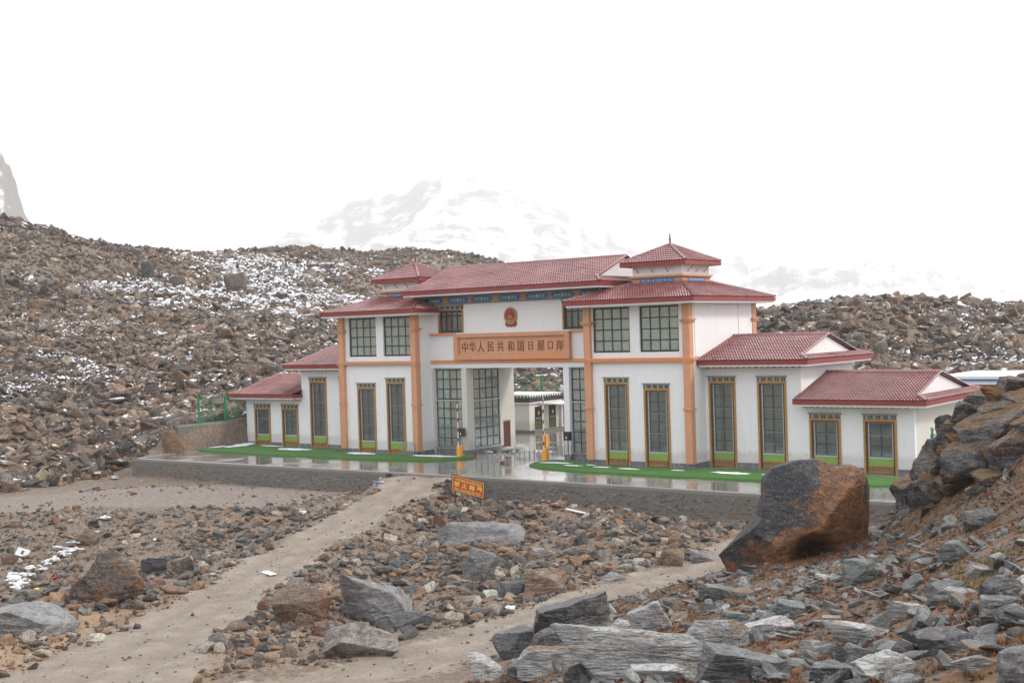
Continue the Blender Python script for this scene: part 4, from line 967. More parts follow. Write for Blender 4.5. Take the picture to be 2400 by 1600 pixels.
def gable_roof(x0, x1, y0, y1, ze, xg0, xg1, yr, zr, ends, dyk=1.2):
    """hip-and-gable roof; ends e.g. 'LR' says which ends have the gable and skirt"""
    sides = 'FB' + ('L' if x0 != xg0 or True else '') + 'R'
    f, p = eave_ring(x0, x1, y0, y1, ze - .02, ze - .3, sides)
    sf = (zr - ze) / (yr - y0); sb_ = (zr - ze) / (y1 - yr); base, tl, cap, gb = MB(), MB(), MB(), MB()
    for front in (True, False):
        ye, sl = (y0, sf) if front else (y1, sb_); sg = 1 if front else -1; run = abs(yr - ye); T = math.hypot(run, zr - ze)
        vv_ = np.array([0, sg * run / T, (zr - ze) / T]); prof_lo, prof_hi = [(0, x0)], [(0, x1)]
        if 'L' in ends: dy = (xg0 - x0) * dyk; prof_lo.append((dy / run * T, xg0))
        if 'R' in ends: dy = (x1 - xg1) * dyk; prof_hi.append((dy / run * T, xg1))
        prof_lo.append((T, xg0)); prof_hi.append((T, xg1))
        vs_ = sorted({v for v, _ in prof_lo + prof_hi}); lo = np.interp(vs_, [v for v, _ in prof_lo], [u for _, u in prof_lo]); hi = np.interp(vs_, [v for v, _ in prof_hi], [u for _, u in prof_hi])
        tile_plane(tl, (0, ye, ze), (1, 0, 0), vv_, list(zip(vs_, lo, hi)))
        pts = [(u, ye + v * vv_[1], ze + v * vv_[2] - .03) for v, u in zip(vs_, lo)] + [(u, ye + v * vv_[1], ze + v * vv_[2] - .03) for v, u in list(zip(vs_, hi))[::-1]]
        quadp(base, pts)
    for e, xe, xg, sx_ in (('L', x0, xg0, -1), ('R', x1, xg1, 1)):
        if e not in ends: continue
        dx = abs(xe - xg); dy = dx * dyk; zb = ze + sf * dy; dyb = dy * sf / sb_
        T = math.hypot(dx, zb - ze); vv_ = np.array([-sx_ * dx / T, 0, (zb - ze) / T])
        tile_plane(tl, (xe, 0, ze), (0, 1, 0), vv_, [(0, y0, y1), (T, y0 + dy, y1 - dyb)])
        quadp(base, [(xe, y0, ze - .03), (xe, y1, ze - .03), (xg, y1 - dyb, zb - .03), (xg, y0 + dy, zb - .03)])
        xi = xg - sx_ * .22; xin = xg - sx_ * .5
        g_ = MB().add([(xi, y0 + dy + .3, zb - .1), (xi, y1 - dyb - .3, zb - .1), (xi, yr, zr - .12), (xin, y0 + dy + .3, zb - .1), (xin, y1 - dyb - .3, zb - .1), (xin, yr, zr - .12)], [(0, 1, 2), (5, 4, 3), (0, 3, 4, 1), (1, 4, 5, 2), (2, 5, 3, 0)])
        gb.add(g_.v, g_.f)
        sk = MB(); quadp(sk, [(xg, y0 + dy, zb - .03), (xg, y1 - dyb, zb - .03), (xi, y1 - dyb, zb + .03), (xi, y0 + dy, zb + .03)]); base.add(sk.v, sk.f)
        for ye, d_, s2 in ((y0, dy, 1), (y1, dyb, -1)):
            ridge_cap(cap, (xe, ye, ze + .04), (xg, ye + s2 * d_, zb + .04)); ridge_cap(cap, (xg, ye + s2 * d_, zb + .03), (xg, yr, zr + .03), .08)
    ridge_cap(cap, (xg0, yr, zr + .03), (xg1, yr, zr + .03), .13)
    R_ = base.build('roof', TILE, BL); f.build('fascia', REDFAS, R_); p.build('soffit', WHITE, R_)
    if gb.v: gb.build('gable', WHITE, R_)
    tl.build('roof_tiles', TILE, R_, 'stuff'); cap.build('ridge_caps', TILE, R_, 'stuff'); return R_
CUB = (10.62, 14.78, 3.02, 7.2)
for s in (1, -1):
    cx0, cx1 = M_(CUB[0], CUB[1], s)
    frustum_roof(*M_(7.35, 18.1, s), -1.45, 11.65, 11.62, cx0, cx1, CUB[2], CUB[3], 12.86)
    cu = MB().box(cx0, cx1, CUB[2], CUB[3], 12.6, 14.25).build('cupola', WHITE, BL)
    yo, yi = CUB[2], CUB[3]
    t = MB().box(cx0 - .05, cx1 + .05, yo - .05, yi + .05, 12.75, 13.16); t.build('cupola_frieze', ORANGEW, cu)
    MB().box(cx0 - .22, cx1 + .22, yo - .22, yi + .22, 13.26, 13.36).box(cx0 - .17, cx1 + .17, yo - .17, yi + .17, 13.36, 13.41).build('cupola_ledge', ORANGE, cu)
    de = MB()
    for xx in np.arange(cx0 - .1, cx1 + .1, .17): de.box(xx, xx + .08, yo - .14, yi + .14, 13.17, 13.255)
    for yy in np.arange(yo - .05, yi + .1, .17): de.box(cx0 - .142, cx1 + .142, yy, yy + .08, 13.172, 13.257)
    de.build('rafter_ends', paintC, cu, 'stuff')
    mx_, my_ = (cx0 + cx1) / 2, (yo + yi) / 2
    bl_ = MB().box(mx_ - 1.45, mx_ + 1.45, yo - .075, yo - .05, 12.9, 13.13).box(cx1 + .05, cx1 + .075, my_ - 1.3, my_ + 1.3, 12.9, 13.13).box(cx0 - .075, cx0 - .05, my_ - 1.3, my_ + 1.3, 12.9, 13.13); bl_.build('blue_ornament', BLUEP, cu)
    fl = MB()
    for k in range(11):
        r_ = .06 if k % 2 == 0 else .04; xx = mx_ + (k - 5) * .23; fl.prism([(xx + r_ * math.cos(t_), 13.02 + r_ * math.sin(t_)) for t_ in np.linspace(0, 2*math.pi, 7)[:-1]], yo - .09, yo - .075)
        yy = my_ + (k - 5) * .21; fl.box(cx1 + .075, cx1 + .09, yy - r_, yy + r_, 13.02 - r_, 13.02 + r_)
    fl.build('flowers', PINKP, cu)
    for k in range(3):
        xx = mx_ + (k - 1) * 1.25 - .3
        MB().bar((xx, yo - .5, 14.05), (xx + .0, yo - .02, 13.6), .05).build('strut', ORANGEW, cu)
        yy = my_ + (k - 1) * 1.25
        MB().bar((cx1 + .5, yy, 14.05), (cx1 + .02, yy, 13.6), .05).build('strut', ORANGEW, cu)
    frustum_roof(mx_ - 2.78, mx_ + 2.78, my_ - 2.78, my_ + 2.78, 14.38, mx_ - .03, mx_ + .03, my_ - .03, my_ + .03, 15.72, pale=False)
    MB().lathe((mx_, my_, 15.65), [(.16, 0), (.13, .1), (.07, .35), (.055, .42), (.13, .46), (.13, .5), (.05, .53), (.075, .62), (.05, .7), (.065, .78), (.03, .86), (.03, .95), (.008, 1.0)], 10).build('finial', paint('finial_red', (.25, .03, .03), .4, .1), BL)
gable_roof(-9.75, 9.75, -.15, 10.6, 13.08, -8.82, 8.82, 5.2, 15.12, 'LR')
for s in (1, -1):
    xo, xi_ = 25.25, 17.02
    (gable_roof(17.02, 25.25, .7, 12.7, 7.13, 17.02, 24.42, 6.5, 8.74, 'R') if s > 0 else gable_roof(-25.25, -17.02, .7, 12.7, 7.13, -24.42, -17.02, 6.5, 8.74, 'L'))
    (gable_roof(24.08, 33.0, .75, 13.9, 4.46, 24.22, 32.2, 6.3, 6.05, 'R') if s > 0 else gable_roof(-33.0, -24.08, .75, 13.9, 4.46, -32.2, -24.22, 6.3, 6.05, 'L'))
    dn = MB(); x = 17.15
    while x < 24.15: dn.box(*M_(x, x + .2, s), YW - .13, YW - .005, 6.56, 6.7); x += .46
    x = 24.35
    while x < 31.7: dn.box(*M_(x, x + .2, s), YW - .13, YW - .005, 3.9, 4.03); x += .46
    y = YW + .2
    while y < 12: dn.box(*sorted((s * 31.805, s * 31.93)), y, y + .2, 3.9, 4.03); y += .46
    dn.build('red_dentils', paint('red_dentil_block', (.55, .13, .08), .6, .2, 5), BL, 'stuff')
    MB().box(*M_(17.05, 24.2, s), YW - .06, YW - .004, 6.71, 6.8).box(*M_(24.25, 31.85, s), YW - .06, YW - .004, 4.04, 4.14).build('eave_moulding', CREAM, BL)

# ---------------------------------------------------------------- rock meshes
_ico = {}
def ico(level):
    if level not in _ico:
        bm = bmesh.new(); bmesh.ops.create_icosphere(bm, subdivisions=level, radius=1)
        V = np.array([v.co[:] for v in bm.verts]); F = np.array([[v.index for v in f.verts] for f in bm.faces]); bm.free(); _ico[level] = (V, F)
    return _ico[level]
def rock_arrays(seed, dims=(1, 1, 1), level=3, planes=14, rough=.06, strata=0., sharp=14, boxy=.35):
    """convex-ish block cut by random planes, then weathered; dims are full sizes"""
    r = np.random.default_rng(seed); D, F = ico(level)
    n = r.normal(size=(planes, 3)); n /= np.linalg.norm(n, axis=1)[:, None]
    ax = np.array([[1,0,0],[-1,0,0],[0,1,0],[0,-1,0],[0,0,1],[0,0,-1]], float); ax = ax + r.normal(size=ax.shape) * .24; ax /= np.linalg.norm(ax, axis=1)[:, None]
    n = np.vstack([n, ax]); d = np.concatenate([r.uniform(.62, .98, planes), r.uniform(.66, .9, 6)])
    q = np.maximum(D @ n.T, 1e-3) / d
    rad = (q ** sharp).sum(1) ** (-1 / sharp)
    V = D * rad[:, None]
    V = V / (np.abs(V).max(0)) * .5 * np.array(dims)
    s = np.array(dims).mean(); P = V / s * 2.2 + seed * 7.1
    if rough:
        k = fbm(P, 4, seed, .55) * rough + (fbm(P * 2.7, 3, seed + 5, ridge=True) - .3) * rough * .35
        if strata: k = k + np.round(fbm(P * [.6, .6, 3.2], 3, seed + 3) * 4) / 4 * strata
        V = V + D * (k * s)[:, None]
    return V, F
def rock_mesh(name, seed, mat, **kw):
    V, F = rock_arrays(seed, **kw); return npmesh(name, V, F, mat, kw.get('level', 3) >= 4)
def flat_shade(me): me.polygons.foreach_set('use_smooth', np.zeros(len(me.polygons), bool))

# ---------------------------------------------------------------- scattered rubble (too many to count): instanced rocks
def proto_coll(name, seeds, mat, dims_fn, level=2, rough=.07):
    c = bpy.data.collections.new(name)
    for k, s in enumerate(seeds):
        r = np.random.default_rng(s); me = rock_mesh(name, s, mat, dims=dims_fn(r), level=level, rough=rough if 'snow' in name else .022, planes=int(r.integers(4, 9)), sharp=70, strata=.012 if 'slate' in name else 0)
        flat_shade(me)
        o = bpy.data.objects.new(name, me); c.objects.link(o)
    return c
d_block = lambda r: (1., r.uniform(.6, .95), r.uniform(.42, .8))
d_any = lambda r: (1., r.uniform(.4, .95), r.uniform(.2, .75))
d_slab = lambda r: (1., r.uniform(.5, .85), r.uniform(.16, .34))
C_SCREE = proto_coll('scree_rock', range(100, 116), R_SCREE, d_any, 3)
C_MIX = proto_coll('rubble_rock', range(200, 218), R_MIX, d_any, 3)
C_TAN = proto_coll('tan_rock', range(300, 308), R_TAN, lambda r: (1., r.uniform(.5, .9), r.uniform(.25, .6)), 3)
C_SLATE = proto_coll('slate_rock', range(400, 412), R_SLATE, lambda r: (1., r.uniform(.35, .8), r.uniform(.12, .4)), 3)
C_SNOW = proto_coll('snow_lump', range(500, 506), SNOW, lambda r: (1., r.uniform(.4, .8), r.uniform(.2, .34)), 2, .16)
def scatter(name, coll, P, rot, scl, tint, label=None):
    me = bpy.data.meshes.new(name); n = len(P); me.vertices.add(n); me.vertices.foreach_set('co', np.asarray(P, np.float32).ravel())
    for nm, ty, arr, key in (('rot', 'FLOAT_VECTOR', rot, 'vector'), ('scl', 'FLOAT_VECTOR', scl, 'vector'), ('tint', 'FLOAT', tint, 'value')):
        a = me.attributes.new(nm, ty, 'POINT'); a.data.foreach_set(key, np.asarray(arr, np.float32).ravel())
    a = me.attributes.new('pick', 'INT', 'POINT'); a.data.foreach_set('value', rng.integers(0, len(coll.objects), n).astype(np.int32))
    o = bpy.data.objects.new(name, me); COL.objects.link(o); setp(o, kind='stuff')
    g = bpy.data.node_groups.new(name + '_scatter', 'GeometryNodeTree'); g.interface.new_socket('Geometry', in_out='INPUT', socket_type='NodeSocketGeometry'); g.interface.new_socket('Geometry', in_out='OUTPUT', socket_type='NodeSocketGeometry')
    gi, go_ = g.nodes.new('NodeGroupInput'), g.nodes.new('NodeGroupOutput'); ip = g.nodes.new('GeometryNodeInstanceOnPoints'); ci = g.nodes.new('GeometryNodeCollectionInfo')
    ci.inputs['Collection'].default_value = coll; ci.inputs['Separate Children'].default_value = True; ci.inputs['Reset Children'].default_value = True
    def na(nm, t): q = g.nodes.new('GeometryNodeInputNamedAttribute'); q.data_type = t; q.inputs['Name'].default_value = nm; return q.outputs['Attribute']
    g.links.new(gi.outputs[0], ip.inputs['Points']); g.links.new(ci.outputs[0], ip.inputs['Instance']); ip.inputs['Pick Instance'].default_value = True
    er = g.nodes.new('FunctionNodeEulerToRotation'); g.links.new(na('rot', 'FLOAT_VECTOR'), er.inputs[0]); g.links.new(er.outputs[0], ip.inputs['Rotation'])
    g.links.new(na('scl', 'FLOAT_VECTOR'), ip.inputs['Scale']); g.links.new(na('pick', 'INT'), ip.inputs['Instance Index'])
    g.links.new(ip.outputs[0], go_.inputs[0]); md = o.modifiers.new('scatter', 'NODES'); md.node_group = g; return o
def cam_space(x, y):
    dep = (x - CAM[0]) * FWD[0] + (y - CAM[1]) * FWD[1]; sd = (x - CAM[0]) * ROT[0, 0] + (y - CAM[1]) * ROT[1, 0]; return dep, sd / np.maximum(dep, .1)
def candidates(n, d0, d1, s0, s1, seed):
    """points spread evenly over the ground inside a fan-shaped region"""
    r = np.random.default_rng(seed); d = np.sqrt(r.uniform(d0 * d0, d1 * d1, n)); s = r.uniform(s0, s1, n)
    fx, rx = np.array([FWD[0], FWD[1]]), np.array([ROT[0, 0], ROT[1, 0]]); fx = fx / np.linalg.norm(fx); rx = rx / np.linalg.norm(rx)
    return CAM[0] + d * fx[0] + d * s * rx[0], CAM[1] + d * fx[1] + d * s * rx[1], r
def powsize(r, n, a, b, p=2.6): u = r.random(n); return (a ** (1 - p) + u * (b ** (1 - p) - a ** (1 - p))) ** (1 / (1 - p))
def place(x, y, s, r, flat=.25, sink=.22, tiltn=True):
    z = height(x, y); e = .4; gx_ = (height(x + e, y) - height(x - e, y)) / (2 * e); gy_ = (height(x, y + e) - height(x, y - e)) / (2 * e); n = len(x)
    tx = np.arctan(gy_) + r.normal(0, flat, n); ty = -np.arctan(gx_) + r.normal(0, flat, n); rz = r.uniform(0, 6.28, n)
    scl = np.stack([s, s * r.uniform(.75, 1.15, n), s * r.uniform(.75, 1.2, n)], 1)
    return np.stack([x, y, z + s * (.25 - sink)], 1), np.stack([np.clip(tx, -1.2, 1.2), np.clip(ty, -1.2, 1.2), rz], 1), scl
def blocked(x, y):   # platform, walls, building
    b = in_plat(x, y) | ((x > -32.6) & (x < 46.5) & (y > -12.2) & (y < 30))
    return b & ~((y < -10.45 - .35) & (x > 6)) & ~((y < -11.3 + (x + 30.9) * .03) & (x < 6.5) & (x > -31))
# --- scree hills (left, far ridge, right mound)
def hills(n, d0, d1, s0, s1, seed, a, b, keep, name):
    x, y, r = candidates(n, d0, d1, s0, s1, seed); k = keep(x, y) & ~blocked(x, y); x, y = x[k], y[k]; s = powsize(r, len(x), a, b, 2.5) * (1 + .35 * n2(x, y, 18, 2, 45))
    m_ = masks(x, y); pm = np.maximum.reduce([m_['road'][3], m_['track'][3], m_['flat'][3]]); k = r.random(len(x)) > pm * 1.4; x, y, s = x[k], y[k], s[k]
    P, R_, S_ = place(x, y, s, r, .45, .12); dep, _ = cam_space(x, y)
    t = np.clip(.5 + n2(x, y, 16, 3, 40) * .45 + r.normal(0, .22, len(x)), 0, 1)
    scatter(name, C_SCREE, P, R_, S_, t)
isleft = lambda x, y: cam_space(x, y)[1] < .02
hills(52000, 96, 190, -.47, .02, 60, .28, 2.1, lambda x, y: ((y > -8) | (x < -33)) & (y > -40) & ((x < -33) | (y > 33)), 'scree_slope')
hills(24000, 180, 300, -.47, .02, 61, .55, 2.4, lambda x, y: x == x, 'scree_slope')
hills(9000, 290, 370, -.34, .04, 62, .6, 2.0, lambda x, y: x == x, 'scree_ridge')
hills(30000, 118, 245, .02, .50, 63, .5, 2.5, lambda x, y: (y > 33) | (x > 60), 'scree_mound')
# --- snow caught among them
def snowfall(n, d0, d1, s0, s1, seed, thr, keep, a=.35, b=1.5):
    x, y, r = candidates(n, d0, d1, s0, s1, seed); dep, sd = cam_space(x, y)
    m_ = n2(x, y, 24, 3, 71) * .75 + n2(x, y, 5, 3, 72) * .85; wt = np.exp(-((sd + .21) / .09) ** 2 - ((dep - 205) / 55) ** 2) * .42 + np.exp(-((sd + .30) / .05) ** 2 - ((dep - 118) / 14) ** 2) * .3 + np.exp(-((sd - .38) / .06) ** 2 - ((dep - 175) / 30) ** 2) * .35
    k = (m_ > thr(dep, sd) + .27 - wt + r.normal(0, .08, len(x))) & keep(x, y) & ~blocked(x, y); x, y = x[k], y[k]
    s = powsize(r, len(x), a * .7, b * .6, 2.2); P, R_, S_ = place(x, y, s, r, .12, .08); P[:, 2] += .24 + .16 * s + (y > 40) * (x > 0) * .25
    return P, R_, S_, r.random(len(x))
q = [snowfall(34000, 96, 200, -.47, .02, 80, lambda d, s: .14 - .10 * (d > 130), lambda x, y: (y > -8) & ((x < -33) | (y > 33)), .25, 1.1),
     snowfall(26000, 190, 300, -.47, .03, 81, lambda d, s: .10 - .16 * sstep(-.3, -.15, s), lambda x, y: x == x, .4, 2.2),
     snowfall(6000, 290, 345, -.34, .04, 82, lambda d, s: .38, lambda x, y: x == x, .5, 2.4),
     snowfall(9000, 125, 230, .10, .50, 83, lambda d, s: .12, lambda x, y: y > 40, .35, 1.9)]
q += [snowfall(26000, 98, 300, -.47, .02, 84, lambda d, s: .02, lambda x, y: (y > -8) & ((x < -33) | (y > 33)), .2, .7), snowfall(12000, 125, 240, .02, .50, 85, lambda d, s: -.12, lambda x, y: y > 40, .25, 1.1)]
scatter('snow_patches', C_SNOW, *[np.concatenate([t[i] for t in q]) for i in range(4)])
# --- rubble in the hollow between road, track and wall, and left of the road
def rubble(n, d0, d1, s0, s1, seed, a, b, p, coll, name, keep, pal=None, sink=.15, flat=.4):
    x, y, r = candidates(n, d0, d1, s0, s1, seed); m_ = masks(x, y); pm = np.maximum.reduce([m_['road'][3], m_['track'][3], m_['flat'][3] * .9])
    mo = moss_mask(x, y); k = keep(x, y, m_, mo) & (r.random(len(x)) > pm * 1.02) & ~blocked(x, y); x, y = x[k], y[k]
    s = powsize(r, len(x), a, b, p); P, R_, S_ = place(x, y, s, r, flat, sink); t = np.clip(r.random(len(x)) * .8 + .1 + n2(x, y, 6, 2, seed) * .25, 0, 1)
    scatter(name, coll, P, R_, S_, t); return x, y
dens = lambda x, y, sc, sd, th: n2(x, y, sc, 3, sd) > th
rubble(60000, 38, 98, -.46, .42, 90, .06, .75, 2.35, C_MIX, 'rubble', lambda x, y, m_, mo: (mo < .3) & (n2(x, y, 7, 4, 91) > -.05))
rubble(9000, 45, 92, -.06, .34, 92, .14, 1.05, 2.2, C_MIX, 'rubble', lambda x, y, m_, mo: (mo < .3) & (m_['track'][0] > 2.0))
rubble(4500, 42, 82, -.44, .05, 97, .2, 1.1, 2.3, C_MIX, 'rubble', lambda x, y, m_, mo: (mo < .3) & (m_['road'][0] < 9) & (m_['flat'][3] < .2))
rubble(5200, 28, 62, -.42, .12, 93, .07, .55, 2.1, C_TAN, 'tan_rubble', lambda x, y, m_, mo: (mo < .4) & (m_['road'][0] - m_['road'][2] < 4.2) & dens(x, y, 4, 94, -.15), flat=.5)
# stray pebbles lying on road and track
x, y, r = candidates(26000, 30, 90, -.45, .35, 98); m_ = masks(x, y); k = (np.maximum(m_['road'][3], m_['track'][3]) > .3) & (r.random(len(x)) < .35) & ~blocked(x, y); x, y = x[k], y[k]
s = powsize(r, len(x), .03, .26, 2.6); P, R_, S_ = place(x, y, s, r, .2, .1); scatter('road_pebbles', C_MIX, P, R_, S_, r.random(len(x)))
# --- mossy slope: slate fragments
rubble(15000, 13, 54, -.30, .50, 95, .08, .75, 2.2, C_SLATE, 'slate_fragments', lambda x, y, m_, mo: (mo > .5) & dens(x, y, 3.2, 96, -.28), flat=.22, sink=.16)
rubble(22000, 10, 50, -.30, .50, 99, .03, .16, 2.0, C_SLATE, 'slate_chips', lambda x, y, m_, mo: (mo > .5), flat=.3, sink=.1)

# --- short rusty alpine grass and moss tufts
def tuft_coll():
    c = bpy.data.collections.new('grass_tuft')
    mt, nt, b = nmat('rusty_grass'); a = nt.nodes.new('ShaderNodeAttribute'); a.attribute_type = 'INSTANCER'; a.attribute_name = 'tint'
    nt.links.new(ramp(nt, a.outputs['Fac'], [(0, (.10, .035, .016)), (.35, (.19, .075, .03)), (.6, (.24, .14, .06)), (.8, (.14, .11, .035)), (1, (.07, .07, .02))]), b.inputs['Base Color']); b.inputs['Roughness'].default_value = .9
    for s in range(6):
        r = np.random.default_rng(700 + s); m_ = MB()
        for k in range(16):
            a_ = r.uniform(0, 6.28); q = r.uniform(0, .35); bx, by = q * math.cos(a_), q * math.sin(a_); h = r.uniform(.25, .6); l = r.uniform(.1, .5); w_ = r.uniform(.03, .06)
            t = (bx + l * math.cos(a_), by + l * math.sin(a_), h); m_.add([(bx - w_ * math.sin(a_), by + w_ * math.cos(a_), -.05), (bx + w_ * math.sin(a_), by - w_ * math.cos(a_), -.05), t], [(0, 1, 2)])
        me = bpy.data.meshes.new('grass_tuft'); me.from_pydata(m_.v, [], m_.f); me.materials.append(mt); c.objects.link(bpy.data.objects.new('grass_tuft', me))
    return c
x, y, r = candidates(46000, 9, 52, -.32, .50, 110); mo = moss_mask(x, y); k = (mo > .45) & dens(x, y, 2.2, 111, -.25); x, y = x[k], y[k]
P, R_, S_ = place(x, y, r.uniform(.07, .19, len(x)), r, .1, .25); R_[:, :2] *= .5
scatter('moss_and_grass', tuft_coll(), P, R_, S_, np.clip(.4 + n2(x, y, 3, 3, 112) * .6 + r.normal(0, .12, len(x)), 0, 1))

# ---------------------------------------------------------------- big rocks, one by one
FX = np.array([FWD[0], FWD[1], 0]); FX /= np.linalg.norm(FX); RXv = np.array([-(-FX[1]), -FX[0], 0]); RXv = np.array([FX[1], -FX[0], 0])
BASIS = np.array([RXv, FX, [0, 0, 1]])
def sil_rock(seed, w_, h_, t_, sil, level=5, rough=.05, strata=0.03, planes=9, notch=None):
    """rock whose outline seen square on follows sil [(x,z) in -.5..1 units of w,h], with real thickness"""
    D, F = ico(level); r = np.random.default_rng(seed); P = np.array(sil, float) * [w_, h_]
    th = np.arctan2(D[:, 2], D[:, 0]); a = np.arctan2(P[:, 1], P[:, 0]); o = np.argsort(a); a = a[o]; P = P[o]
    a2 = np.concatenate([a[-1:] - 2 * np.pi, a, a[:1] + 2 * np.pi]); P2 = np.vstack([P[-1:], P, P[:1]])
    k = np.clip(np.searchsorted(a2, th) - 1, 0, len(a2) - 2); A, B = P2[k], P2[k + 1]; d2 = np.stack([np.cos(th), np.sin(th)], 1)
    E_ = B - A; den = d2[:, 0] * E_[:, 1] - d2[:, 1] * E_[:, 0]; R_ = np.abs((A[:, 0] * E_[:, 1] - A[:, 1] * E_[:, 0]) / np.where(np.abs(den) < 1e-6, 1e-6, den))
    c = np.hypot(D[:, 0], D[:, 2]); s = np.abs(D[:, 1]); q = 3.2
    rad = ((c / R_) ** q + (s / (t_ / 2)) ** q) ** (-1 / q)
    n = r.normal(size=(planes, 3)); n[:, 1] = -np.abs(n[:, 1]) * 1.3 - 1.9; n /= np.linalg.norm(n, axis=1)[:, None]
    V = D * rad[:, None]
    for nn in n:                       # cut broad facets into the side one sees
        m_ = (V @ nn); lim = np.quantile(m_, r.uniform(.76, .93)); ex = np.maximum(m_ - lim, 0) * (c < .95 * 99); V = V - nn * (ex * .97)[:, None]
    if notch is not None:
        for nx2, nz2, rr, dep in notch:
            g = np.exp(-(((V[:, 0] - nx2 * w_) / (rr * w_)) ** 2 + ((V[:, 2] - nz2 * h_) / (rr * h_)) ** 2)) * (V[:, 1] < 0); V[:, 1] += g * dep * t_
    s_ = (w_ + h_) / 2; Q = V / s_ * 2.6 + seed * 3.3
    kk = fbm(Q, 6, seed, .62) * rough + np.abs(fbm(Q * 2.3, 4, seed + 5)) * -rough * .7 + np.round(fbm(Q * [.7, .7, 3.0], 3, seed + 3) * 5) / 5 * strata
    return V + D * (kk * s_)[:, None], F
def obj_rock(name, V, F, mat, loc, label, cat='rock', group=None, rot=None, smooth=False):
    V = V @ (BASIS if rot is None else rot @ BASIS); me = npmesh(name, V, F, mat, smooth); o = link_mesh(name, me, None, tuple(loc)); return setp(o, label, cat, group)
def rotm(ax, ang):
    return np.array(Matrix.Rotation(math.radians(ang), 3, ax)).T
def boxed(bb, extra=.18, dmin=9):
    """where a thing filling this part of the photograph stands on the ground"""
    x0, y0, x1, y1 = bb; g = hit((x0 + x1) / 2, y1 - .08 * (y1 - y0), dmin); d = depth_of(g); w_ = (x1 - x0) / FPX * d; h_ = (y1 - y0) / FPX * d
    d += w_ * .2; c = at_depth((x0 + x1) / 2, (y0 + y1) / 2, d); return c, w_, h_, d
HB = mat_rock('black_and_rust_boulder', [(0, (.035, .037, .044)), (1, (.05, .052, .06))], 'obj', strata=2.2, lich=.12, detail=.8, rust=(.27, .115, .042), rustline=(.07, -.06, .03))
H_TAN = mat_rock('brown_block_rock', [(0, (.16, .10, .065)), (1, (.27, .17, .11))], 'obj', strata=4, lich=.3, detail=.9, rust=(.22, .10, .05))
H_GREY = mat_rock('grey_gneiss_rock', [(0, (.17, .17, .175)), (1, (.26, .255, .25))], 'obj', strata=3, lich=.35, detail=.8)
H_DARK = mat_rock('dark_slate_rock', [(0, (.05, .053, .06)), (1, (.09, .092, .098))], 'obj', strata=5, lich=.4, detail=.9, moss=.2)
H_PALE = mat_rock('pale_slab_rock', [(0, (.33, .33, .325)), (1, (.50, .49, .47))], 'obj', strata=9, lich=.7, detail=.8, moss=.45)
H_BROWN = mat_rock('brown_streaked_rock', [(0, (.11, .08, .06)), (1, (.16, .115, .085))], 'obj', strata=3, lich=.25, detail=.55, rust=(.24, .11, .045))
H_GREEN = mat_rock('greenish_slate_rock', [(0, (.085, .105, .095)), (1, (.13, .15, .135))], 'obj', strata=6, lich=.5, detail=.9, moss=.3)
H_DUST = mat_rock('dusty_mound_rock', [(0, (.20, .175, .155)), (1, (.25, .22, .19))], 'obj', strata=2, lich=.2, detail=.6)
# the great boulder in front of the right wing
c, w_, h_, d = boxed((1690, 1080, 2046, 1345))
BS = [(px, py) for px, py in [(1692,1312),(1706,1300),(1742,1262),(1788,1212),(1800,1160),(1802,1122),(1824,1096),(1868,1082),(1925,1078),(1960,1098),(2002,1094),(2030,1118),(2045,1150),(2046,1225),(2040,1285),(2010,1330),(1930,1372),(1820,1378),(1720,1365)]]
cx_, cy_ = 1880, 1245; sc = FPX / d; sil = [((px - cx_) * 1.07 / sc, -(py - cy_) * 1.02 / sc) for px, py in BS]
V, F = sil_rock(3, 1, 1, 4.2, sil, 6, .04, .012, 11, [(.35, -.95, .6, .5)])
obj_rock('boulder', V, F, HB, at_depth(cx_, cy_, d + .8), 'huge black and rust coloured boulder standing before the right wing', 'boulder', smooth=False)
